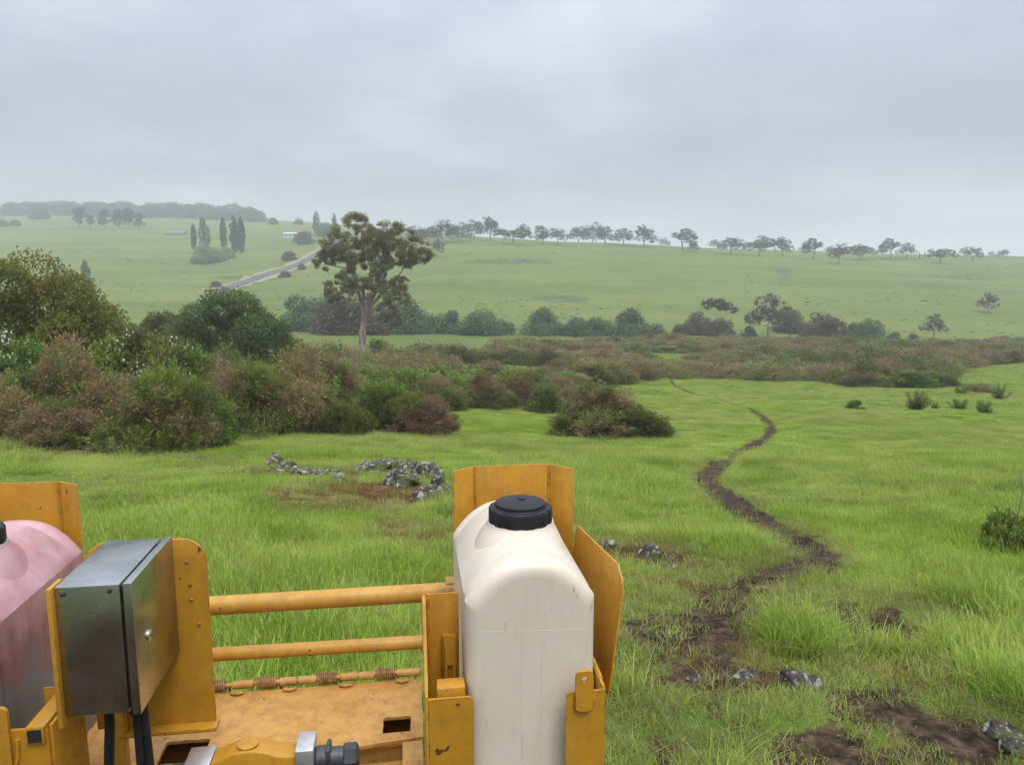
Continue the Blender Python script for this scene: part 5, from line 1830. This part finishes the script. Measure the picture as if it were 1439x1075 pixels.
mach = mthing('spray_machine', 'yellow steel machine frame with rails, deck and tank cradles', 'machine')


def rrect(x0, z0, x1, z1, r, corners=(1, 1, 1, 1), n=6):
    """rounded outline; corners: bottom-left, bottom-right, top-right, top-left"""
    out = []
    for (cx, cz, a0, on) in ((x0, z0, 180, corners[0]), (x1, z0, 270, corners[1]), (x1, z1, 0, corners[2]), (x0, z1, 90, corners[3])):
        if not on:
            out.append((cx, cz))
            continue
        sx = 1 if cx == x0 else -1
        sz = 1 if cz == z0 else -1
        for k in range(n + 1):
            a = R(a0 + 90 * k / n)
            out.append((cx + sx * r + r * math.cos(a), cz + sz * r + r * math.sin(a)))
    return out


def part(mb, name, mat=M_YEL, parent=None, smooth=True, label=None):
    o = mb.out(name, mat, parent or mach, OFF, smooth)
    if label:
        o['label'] = label
    return o


# tank shields: a folded sheet behind each tank
def shield(cx, mir):
    k = -1 if mir else 1
    pts = [(-0.131, 1.953), (-0.072, 1.993), (0.133, 1.993), (0.186, 1.930)]
    t = 0.005
    b = MB()
    for (a, c) in zip(pts, pts[1:]):
        pa, pc = Vector((a[0] * k, a[1])), Vector((c[0] * k, c[1]))
        n = Vector((-(pc - pa).y, (pc - pa).x)).normalized() * t
        if n.y < 0:
            n = -n
        poly = [(cx + pa.x, pa.y), (cx + pc.x, pc.y), (cx + pc.x + n.x, pc.y + n.y), (cx + pa.x + n.x, pa.y + n.y)]
        b.prism(poly, 'z', 0.95, 1.872, 0.001)
    # weld beads along the folds
    for q in pts[1:3]:
        b.tube([(cx + q[0] * k, q[1] - 0.002, 0.96), (cx + q[0] * k, q[1] - 0.002, 1.87)], 0.003, 6)
    return part(b, 'tank_shield')


CW, CP = 0.250, -0.944
shield(CW, False)
shield(CP - 0.008, True)

# outward-leaning side panels
def side_panel(cx, mir, lab=None):
    k = -1 if mir else 1
    b = MB()
    out = []
    c = [(1.930, 1.715), (1.60, 1.735), (1.560, 1.715), (1.545, 1.69), (1.535, 1.46), (1.56, 1.44), (1.93, 1.30)]

    def fn(v):
        lean = (v.z - 1.44) * 0.13
        return Vector((cx + k * (0.163 + lean + 0.05 * (1.93 - v.y) + v.x), v.y, v.z))
    b.prism(c, 'x', 0, 0.005, 0.001, 0, fn)
    return part(b, 'side_panel')


side_panel(CW, False)
side_panel(CP, True)


def plate_hole(b, outline, holes, axis, t0, t1):
    """flat plate with round holes: outline minus holes, built as a filled face set"""
    bm = b.bm
    def put(p, t):
        return {'y': (p[0], t, p[1]), 'z': (p[0], p[1], t)}[axis]
    loops = [outline] + holes
    tv = []
    for t in (t0, t1):
        es, ring = [], []
        for lp in loops:
            vs_ = [bm.verts.new(put(p, t)) for p in lp]
            ring.append(vs_)
            for i in range(len(vs_)):
                es.append(bm.edges.new((vs_[i], vs_[(i + 1) % len(vs_)])))
        bmesh.ops.triangle_fill(bm, use_beauty=True, use_dissolve=False, edges=es)
        tv.append(ring)
    for ra, rb in zip(*tv):
        n = len(ra)
        for i in range(n):
            bm.faces.new((ra[i], ra[(i + 1) % n], rb[(i + 1) % n], rb[i]))
    bmesh.ops.recalc_face_normals(bm, faces=bm.faces[:])


def circ(x, z, r, n=14):
    return [(x + r * math.cos(2 * math.pi * k / n), z + r * math.sin(2 * math.pi * k / n)) for k in range(n)]


# cradle posts of the white tank
b = MB()
plate_hole(b, rrect(0.316, 0.62, 0.400, 1.528, 0.012, (0, 0, 0, 1)), [], 'y', 1.432, 1.438)
b.box((0.3945, 1.4385, 0.62), (0.4005, 1.60, 1.535), 0.001)
b.tube([(0.397, 1.438, 0.7), (0.397, 1.438, 1.53)], 0.004, 8)
b.tube([(0.399, 1.47, 1.532), (0.40, 1.54, 1.536), (0.398, 1.60, 1.53)], 0.006, 6)
part(b, 'cradle_post')
b = MB()
plate_hole(b, rrect(0.334, 1.488, 0.372, 1.578, 0.012), [circ(0.353, 1.560, 0.0065)], 'y', 1.4235, 1.4315)
for (xa, za, xb, zb) in ((0.334, 1.526, 0.334, 1.498), (0.334, 1.495, 0.342, 1.488), (0.342, 1.487, 0.364, 1.487), (0.372, 1.526, 0.372, 1.498)):
    b.tube([(xa, 1.4305, za), ((xa + xb) / 2 + 0.001, 1.4285, (za + zb) / 2), (xb, 1.4305, zb)], [0.003, 0.0045, 0.003], 6)
part(b, 'lifting_tab')
b = MB()
plate_hole(b, rrect(0.030, 0.62, 0.122, 1.528, 0.012, (0, 0, 1, 0)), [circ(0.090, 1.512, 0.0045)], 'y', 1.445, 1.452)
b.box((0.024, 1.4455, 0.62), (0.0295, 1.60, 1.535), 0.001)
# the tall return rising behind it
b.prism([(1.47, 1.53), (1.50, 1.56), (1.565, 1.684), (1.575, 1.688), (1.60, 1.688), (1.60, 1.53)], 'x', 0.0225, 0.0305, 0.001)
part(b, 'cradle_post')
b = MB()
b.box((0.0305, 1.600, 0.95), (0.104, 1.606, 1.688), 0.001)
b.tube([(0.034, 1.599, 1.0), (0.034, 1.599, 1.68)], 0.004, 6)
part(b, 'cradle_web')
b = MB()
b.box((0.048, 1.462, 1.50), (0.108, 1.505, 1.541), 0.004)
part(b, 'tube_block')
b = MB()   # slotted bracket
plate_hole(b, rrect(0.070, 1.485, 0.094, 1.60, 0.006), [rrect(0.076, 1.495, 0.088, 1.53, 0.003, n=3)], 'y', 1.575, 1.582)
b.box((0.066, 1.5825, 1.487), (0.098, 1.5995, 1.595), 0.002)
part(b, 'slotted_bracket')

# cradle posts of the pink tank (mirror image)
b = MB()
plate_hole(b, rrect(-0.800, 0.62, -0.700, 1.528, 0.012, (0, 0, 1, 1)), [], 'y', 1.452, 1.459)
b.box((-0.7005, 1.4595, 0.62), (-0.6945, 1.60, 1.53), 0.001)
b.tube([(-0.79, 1.4515, 1.44), (-0.765, 1.449, 1.448), (-0.757, 1.4515, 1.475), (-0.755, 1.4515, 1.51)], 0.005, 6)
part(b, 'cradle_post')
b = MB()
plate_hole(b, rrect(-0.815, 1.45, -0.765, 1.580, 0.012), [circ(-0.789, 1.562, 0.0065)], 'y', 1.443, 1.4515)
part(b, 'lifting_tab')
b = MB()
rot = Euler((R(3), 0, R(-14))).to_matrix()
b.prism([(-0.738, 1.5), (-0.704, 1.5), (-0.704, 1.535), (-0.738, 1.535)], 'y', 1.445, 1.60, 0.002, 0, lambda v: Vector((v.x + (v.y - 1.445) * 0.02, v.y, v.z)))
part(b, 'square_tube')
b = MB()
b.box((-0.7335, 1.4435, 1.5045), (-0.7085, 1.4445, 1.5305))  # black sheet on the solid tube end, standing for its shaded hollow
part(b, 'tube_mouth_shade', M_DARK)
b = MB()
b.box((-1.10, 1.452, 0.62), (-1.02, 1.459, 1.528), 0.001)
part(b, 'cradle_post')
b = MB()
b.box((-0.772, 1.600, 0.95), (-0.705, 1.606, 1.53), 0.001)
part(b, 'cradle_web')

# guard rails
b = MB()
b.tube([(-0.80, 2.03, 1.500), (0.12, 2.01, 1.511)], 0.0255, 24)
part(b, 'upper_rail', M_RAIL)
b = MB()
b.tube([(-0.80, 2.03, 1.362), (0.12, 2.02, 1.360)], 0.0185, 20)
part(b, 'lower_rail', M_RAIL)
for u in (-0.80, 0.115):
    b = MB()
    b.box((u - 0.02, 2.0, 0.62), (u + 0.02, 2.05, 1.54), 0.004)
    part(b, 'rail_post')

# deck with its cut-outs and hinge
b = MB()
deck = [(-0.86, 1.66), (-0.60, 1.66), (0.022, 1.735), (0.022, 2.006), (-0.86, 2.006)]
plate_hole(b, deck, [[(-0.078, 1.762), (-0.010, 1.762), (-0.008, 1.823), (-0.013, 1.828), (-0.073, 1.828), (-0.078, 1.823)],
                     rrect(-0.600, 1.712, -0.498, 1.80, 0.008, n=3)], 'z', 1.250, 1.258)
part(b, 'deck', M_ORA)
b = MB()
b.box((-0.84, 1.67, 1.165), (0.015, 2.0, 1.171))
b.box((-0.84, 1.994, 1.172), (0.015, 2.0, 1.249))  # skirts added to keep light out, so the deck holes look dark
b.box((-0.2, 1.742, 1.172), (0.015, 1.747, 1.249))
b.box((0.0105, 1.748, 1.172), (0.0145, 1.993, 1.249))
part(b, 'under_tray', M_ORA)
b = MB()
b.tube([(-0.80, 2.018, 1.272), (0.022, 2.014, 1.277)], 0.0065, 10)
hinge = part(b, 'hinge_rod', M_ORA)
for i, u in enumerate((-0.680, -0.535, -0.400, -0.237, -0.077)):
    b = MB()
    turns = 9
    pts = []
    for k in range(turns * 10 + 1):
        a = 2 * math.pi * k / 10
        pts.append((u - 0.026 + 0.052 * k / (turns * 10), 2.016 + 0.0155 * math.cos(a), 1.274 + 0.0155 * math.sin(a)))
    pts.append((u + 0.03, 2.03, 1.265))
    pts.append((u + 0.035, 2.02, 1.25))
    b.tube(pts, 0.0027, 5)
    part(b, 'spring', M_SPRING, hinge)
for (ua, ub) in ((-0.49, -0.435), (-0.365, -0.32), (-0.315, -0.268), (-0.200, -0.155), (-0.150, -0.108), (-0.045, -0.005), (-0.004, 0.02), (-0.62, -0.57), (-0.655, -0.625)):
    b = MB()
    b.tube([(ua, 2.016, 1.2735), (ub, 2.016, 1.2735)], 0.0112, 14)
    part(b, 'knuckle', M_ORA, hinge)
for u in (-0.475, -0.335, -0.185, -0.030, -0.60):
    b = MB()
    b.tube([(u - 0.014, 2.0, 1.262), (u - 0.016, 1.992, 1.264), (u, 1.985, 1.265), (u + 0.014, 1.992, 1.264), (u + 0.012, 2.0, 1.262)], 0.0048, 8)
    part(b, 'loop', M_ORA, hinge)
b = MB()
b.tube([(-0.235, 1.727, 1.246), (-0.095, 1.735, 1.246)], 0.0095, 12)
b.tube([(-0.092, 1.735, 1.246), (0.02, 1.741, 1.246)], 0.0095, 12)
part(b, 'front_edge_rod', M_ORA)
b = MB()
b.prism([(-0.24, 1.62), (0.02, 1.62), (0.02, 1.722), (-0.24, 1.710)], 'z', 1.205, 1.211, 0.001)
part(b, 'lower_tray', M_ORA)
b = MB()
b.box((-0.030, 1.60, 1.212), (0.021, 1.727, 1.255), 0.003)
part(b, 'corner_block', M_ORA)
b = MB()
b.prism([(1.52, 1.21), (1.60, 1.21), (1.60, 1.29)], 'x', 0.004, 0.010, 0.0005, 0)
part(b, 'gusset', M_ORA)

# the round-shouldered plate that carries the control box
b = MB()
b.prism(rrect(-0.692, 1.398, -0.442, 1.826, 0.052, (0, 0, 1, 1), 10), 'y', 1.647, 1.654, 0.0008)
back = part(b, 'mounting_plate')
for (u, z) in ((-0.482, 1.775), (-0.478, 1.722), (-0.477, 1.688), (-0.464, 1.63)):
    b = MB()
    b.lathe([(0.0035, 1.6467), (0.0035, 1.6445), (0.002, 1.643)], (u, 0, z), 10, axis='y')
    part(b, 'rivet', M_SPRING, back)
b = MB()
b.box((-0.64, 1.618, 1.3885), (-0.435, 1.656, 1.3975), 0.002)
part(b, 'foot_flange')
for (u0, u1, w) in ((-0.745, -0.722, 1.64), (-0.668, -0.628, 1.62)):
    b = MB()
    b.box((u0, w, 0.62), (u1, w + 0.026, 1.47), 0.002)
    part(b, 'support_post')
b = MB()
b.box((-0.80, 1.66, 1.200), (-0.62, 1.76, 1.235), 0.003)
part(b, 'cross_block', M_ORA)
b = MB()
b.prism([(1.66, 1.236), (1.69, 1.236), (1.69, 1.30)], 'x', -0.663, -0.655)
part(b, 'gusset', M_ORA)
b = MB()
b.box((-0.651, 1.388, 1.562), (-0.6425, 1.44, 1.833), 0.001)
b.box((-0.651, 1.4405, 1.562), (-0.6425, 1.646, 1.60), 0.001)
part(b, 'box_bracket')

# chassis and stands below the picture
for (u0, u1, w0, w1) in ((-1.10, 0.45, 1.44, 1.52), (-1.10, 0.45, 1.95, 2.05)):
    b = MB()
    b.box((u0, w0, 0.55), (u1, w1, 0.65), 0.006)
    part(b, 'chassis_beam')
for u in (-1.0, 0.33):
    for w in (1.46, 1.98):
        b = MB()
        b.box((u - 0.03, w - 0.02, MZ - 0.12), (u + 0.03, w + 0.04, 0.56), 0.004)
        part(b, 'leg')
        b = MB()
        b.box((u - 0.09, w - 0.08, MZ - 0.03), (u + 0.09, w + 0.10, MZ + 0.0))
        part(b, 'foot_plate')

# hydraulic valve on the front
VW = 1.485
VZ = 0.036     # how far the whole valve hangs below its drawing height
OFF_KEEP = OFF
OFF = (OFF[0], OFF[1], OFF[2] - VZ)
b = MB()
prof = [(-0.416, 1.36), (-0.246, 1.36), (-0.246, 1.436), (-0.275, 1.438)]
for k in range(9):
    t = k / 8
    prof.append((-0.285 - 0.115 * t, 1.440 + 0.0 + 0.016 * math.sin(math.pi * t)))
prof += [(-0.416, 1.436)]
b.prism(prof, 'y', VW, VW + 0.055, 0.003)
val = part(b, 'valve_body')
b = MB()
b.prism([(-0.405, 1.385), (-0.405, 1.413), (-0.385, 1.422), (-0.365, 1.412), (-0.345, 1.404), (-0.315, 1.404), (-0.295, 1.414), (-0.278, 1.422), (-0.258, 1.413), (-0.258, 1.385)], 'y', VW - 0.014, VW - 0.0005, 0.002)
part(b, 'valve_flange', M_YEL, val)
for u in (-0.392, -0.270):
    b = MB()
    b.lathe([(0.0075, VW - 0.0145), (0.0075, VW - 0.019), (0.004, VW - 0.0195)], (u, 0, 1.408), 12, axis='y')
    part(b, 'bolt', M_SPRING, val)
b = MB()
b.lathe([(0.022, 1.4565), (0.022, 1.4585), (0.019, 1.459), (0.005, 1.4592)], (-0.345, VW + 0.028, 0), 20)
part(b, 'stamped_boss', M_YEL, val)
for (u0, u1, zt) in ((-0.468, -0.4165, 1.438), (-0.2455, -0.209, 1.453)):
    b = MB()
    b.box((u0, VW - 0.008, 1.36), (u1, VW + 0.062, zt), 0.0015)
    part(b, 'valve_block', M_ALU)
b = MB()
b.lathe([(0.021, -0.2085), (0.026, -0.205), (0.026, -0.185), (0.0215, -0.182), (0.0215, -0.150)], (0, VW + 0.025, 1.412), 16, axis='x')
b.box((-0.186, VW + 0.003, 1.386), (-0.176, VW + 0.047, 1.442), 0.003)
f1 = part(b, 'hose_fitting', M_FIT)
b = MB()
b.lathe([(0.0235, -0.150), (0.0265, -0.147), (0.0265, -0.124), (0.020, -0.119)], (0, VW + 0.025, 1.412), 6, axis='x', smooth=False)
b.lathe([(0.020, 1.34), (0.020, 1.40)], (-0.137, VW + 0.025, 0), 14)
part(b, 'elbow', M_FIT, f1)
b = MB()
b.lathe([(0.0215, 1.352), (0.0225, 1.355), (0.0225, 1.378), (0.0205, 1.381)], (-0.137, VW + 0.02, 0), 6, smooth=False)
part(b, 'hex_nut', M_CHROME, f1)
b = MB()
b.tube([(-0.137, VW + 0.02, 1.352), (-0.137, VW + 0.02, 1.25), (-0.15, VW + 0.05, 1.1), (-0.2, VW + 0.2, 0.9)], 0.017, 12)
part(b, 'hose', M_RUB, f1)
b = MB()
b.lathe([(0.026, -0.470), (0.030, -0.474), (0.030, -0.500), (0.025, -0.503), (0.025, -0.545), (0.017, -0.552)], (0, VW + 0.027, 1.392), 18, axis='x')
part(b, 'hose_fitting', M_FIT)

OFF = OFF_KEEP

# ------------------------------------------------------------------ stainless control box on the mounting plate
boxo = mthing('control_box', 'stainless steel control box bolted between the tanks with cables below', 'control box')
b = MB()
b.box((-0.642, 1.400, 1.578), (-0.530, 1.645, 1.832), 0.0025)
part(b, 'housing', M_STEEL, boxo)
b = MB()
b.box((-0.5305, 1.408, 1.586), (-0.5235, 1.638, 1.824))  # near-black filler standing for the shaded gap behind the door
part(b, 'door_gap', M_DARK, boxo)
b = MB()
b.box((-0.524, 1.397, 1.574), (-0.508, 1.645, 1.834), 0.002)
door = part(b, 'door', M_STEEL, boxo)
b = MB()
b.lathe([(0.011, -0.5078), (0.011, -0.5045), (0.0085, -0.503), (0.0045, -0.5015)], (0, 1.462, 1.700), 18, axis='x')
lk = part(b, 'lock', M_CHROME, door)
b = MB()
b.lathe([(0.003, -0.5016), (0.003, -0.5009)], (0, 1.462, 1.700), 8, axis='x')
part(b, 'keyhole', M_DARK, door)
for (u, z) in ((-0.628, 1.818), (-0.547, 1.820)):
    b = MB()
    b.lathe([(0.0042, 1.3995), (0.0042, 1.3975), (0.002, 1.3965)], (u, 0, z), 10, axis='y')
    part(b, 'screw', M_FIT, boxo)
for (u, w, dx) in ((-0.585, 1.45, -0.02), (-0.531, 1.437, 0.005), (-0.520, 1.442, 0.012)):
    b = MB()
    b.tube([(u, w, 1.58), (u + dx * 0.1, w, 1.52), (u + dx * 0.5, w - 0.004, 1.42), (u + dx, w, 1.30), (u + dx, w + 0.05, 1.12), (u + dx, w + 0.2, 0.95)], 0.0095 if u < -0.55 else 0.0085, 10)
    part(b, 'cable', M_RUB, boxo)


for u, w in ((-0.585, 1.45), (-0.531, 1.437)):
    b = MB()
    b.lathe([(0.0125, 1.5775), (0.0125, 1.569), (0.0145, 1.5685), (0.0145, 1.558), (0.0115, 1.553)], (u, w, 0), 6, smooth=False)
    part(b, 'cable_gland', M_RUB, boxo)


# ------------------------------------------------------------------ the two tanks
def tank(cx, mat, label, name='tank'):
    t = mthing(name, label, 'tank', 'plastic tanks in the machine cradles')
    hw, zs, zt, zb = 0.1385, 1.712, 1.800, 0.70

    def outline(ins, crown=0.0):
        w = hw - ins
        pts = [(-w + 0.02, zb + ins), (-w, zb + ins + 0.02)]
        pts += [(-w, z) for z in np.linspace(0.9, zs - ins * 0.6 - 0.004, 5)]
        za = zs - ins * 0.6
        n = 22
        H = zt + crown - ins - za
        for k in range(n + 1):
            s = k / n * 2 - 1
            pts.append((s * w, za + H * (1 - abs(s) ** 2.4)))
        pts += [(w, z) for z in np.linspace(zs - ins * 0.6 - 0.004, 0.9, 5)]
        pts += [(w, zb + ins + 0.02), (w - 0.02, zb + ins)]
        return pts
    secs = [(1.4745, 0.034, 0), (1.4745, 0.030, 0), (1.4755, 0.020, 0), (1.479, 0.011, 0), (1.487, 0.004, 0), (1.497, 0.0, 0), (1.515, 0.0, 0.0), (1.522, 0.004, -0.001), (1.530, 0.005, 0.0), (1.538, 0.001, 0.008), (1.548, 0.0, 0.010),
            (1.70, 0.0, 0.010), (1.86, 0.0, 0.010), (1.872, 0.004, 0.006), (1.882, 0.004, 0.0), (1.89, 0.0, 0.0), (1.915, 0.0, 0.0), (1.932, 0.006, 0), (1.938, 0.02, 0)]
    b = MB()
    rings = []
    for w, ins, cr_ in secs:
        rings.append([b.bm.verts.new((cx + u, w, z)) for u, z in outline(ins, cr_)])
    n = len(rings[0])
    for ra, rb in zip(rings, rings[1:]):
        for k in range(n):
            b.bm.faces.new((ra[k], ra[(k + 1) % n], rb[(k + 1) % n], rb[k]))
    # front face as strips so that the moulded centre panel can stand proud
    fr = rings[0]
    xs = sorted({round(v.co.x, 6) for v in fr})
    b.bm.faces.new(fr)
    b.bm.faces.new(rings[-1][::-1])
    bmesh.ops.recalc_face_normals(b.bm, faces=b.bm.faces[:])
    body = part(b, 'body', mat, t)
    # two moulded ridges down the front
    for rx_ in (-0.021, 0.021):
        b = MB()
        zz_ = np.linspace(0.80, 1.752, 9)
        b.tube([(cx + rx_, 1.4750, z) for z in zz_], [0.0013] * 7 + [0.0010, 0.0003], 6)
        part(b, 'mould_ridge', mat, t)
    b = MB()
    def seam(k):
        return cx - 0.105 + 0.21 * k / 12
    b.tube([(seam(k), 1.4752, 1.655 - 0.0008 * k) for k in range(13)], 0.0010, 5)
    part(b, 'mould_seam', mat, t)
    # neck, growing out of the arched top
    b = MB()
    ncx, ncy = cx + 0.006, 1.682

    def top_z(dx):
        q = min(abs(dx) / hw, 1.0)
        return zs + (zt + 0.010 - zs) * (1 - q ** 2.4)
    rings = []
    for tt in (0, 0.12, 0.25, 0.4, 0.55, 0.7, 0.82, 0.9, 1.0):
        rr = 0.0775 + 0.034 * (1 - tt) ** 1.6
        ring = []
        for k in range(64):
            a = 2 * math.pi * k / 64
            dx, dy = rr * math.cos(a), rr * math.sin(a)
            zb_ = top_z(dx + 0.006) - 0.004
            ring.append(b.bm.verts.new((ncx + dx, ncy + dy, zb_ + (1.822 - zb_) * tt)))
        rings.append(ring)
    for ra, rb in zip(rings, rings[1:]):
        for k in range(64):
            b.bm.faces.new((ra[k], ra[(k + 1) % 64], rb[(k + 1) % 64], rb[k]))
    b.bm.faces.new(rings[-1])
    bmesh.ops.recalc_face_normals(b.bm, faces=b.bm.faces[:])
    part(b, 'neck', mat, t)
    b = MB()
    nrib = 96

    def rib(k, r, z):
        return 1.0 if (k % 8) < 5 or r < 0.07 else 0.965
    b.lathe([(0.066, 1.8085), (0.0735, 1.8095), (0.0748, 1.814), (0.0748, 1.850), (0.0725, 1.8550), (0.068, 1.857), (0.0605, 1.857), (0.0590, 1.8585), (0.0585, 1.865), (0.0560, 1.8665), (0.020, 1.8675)], (ncx, ncy, 0), nrib, rfn=rib)
    cap = part(b, 'cap', M_BLACK, t)
    b = MB()
    b.lathe([(0.0085, 1.8673), (0.0085, 1.8695), (0.004, 1.870)], (ncx + 0.006, ncy + 0.018, 0), 14)
    part(b, 'vent', M_BLACK, cap)
    return t


tank(CW, M_TANKW, 'milky white plastic tank with black screw cap in the right cradle')
tank(CP, M_TANKP, 'pink dye-stained plastic tank cut by the left edge of the photo')

# ------------------------------------------------------------------ rain mist over the valley
b = MB()
b.box((-4200, -80, -20), (4200, 3600, 118))
m, nt, out = newmat('rain_mist')
pv = N(nt, 'ShaderNodeVolumePrincipled')
pv.inputs['Color'].default_value = (0.93, 0.96, 1.0, 1)
pv.inputs['Density'].default_value = 0.00065
pv.inputs['Anisotropy'].default_value = 0.2
nt.links.new(pv.outputs[0], out.inputs['Volume'])
hz = b.out('haze', m)
tag(hz, 'pale rain mist filling the valley', kind='stuff')
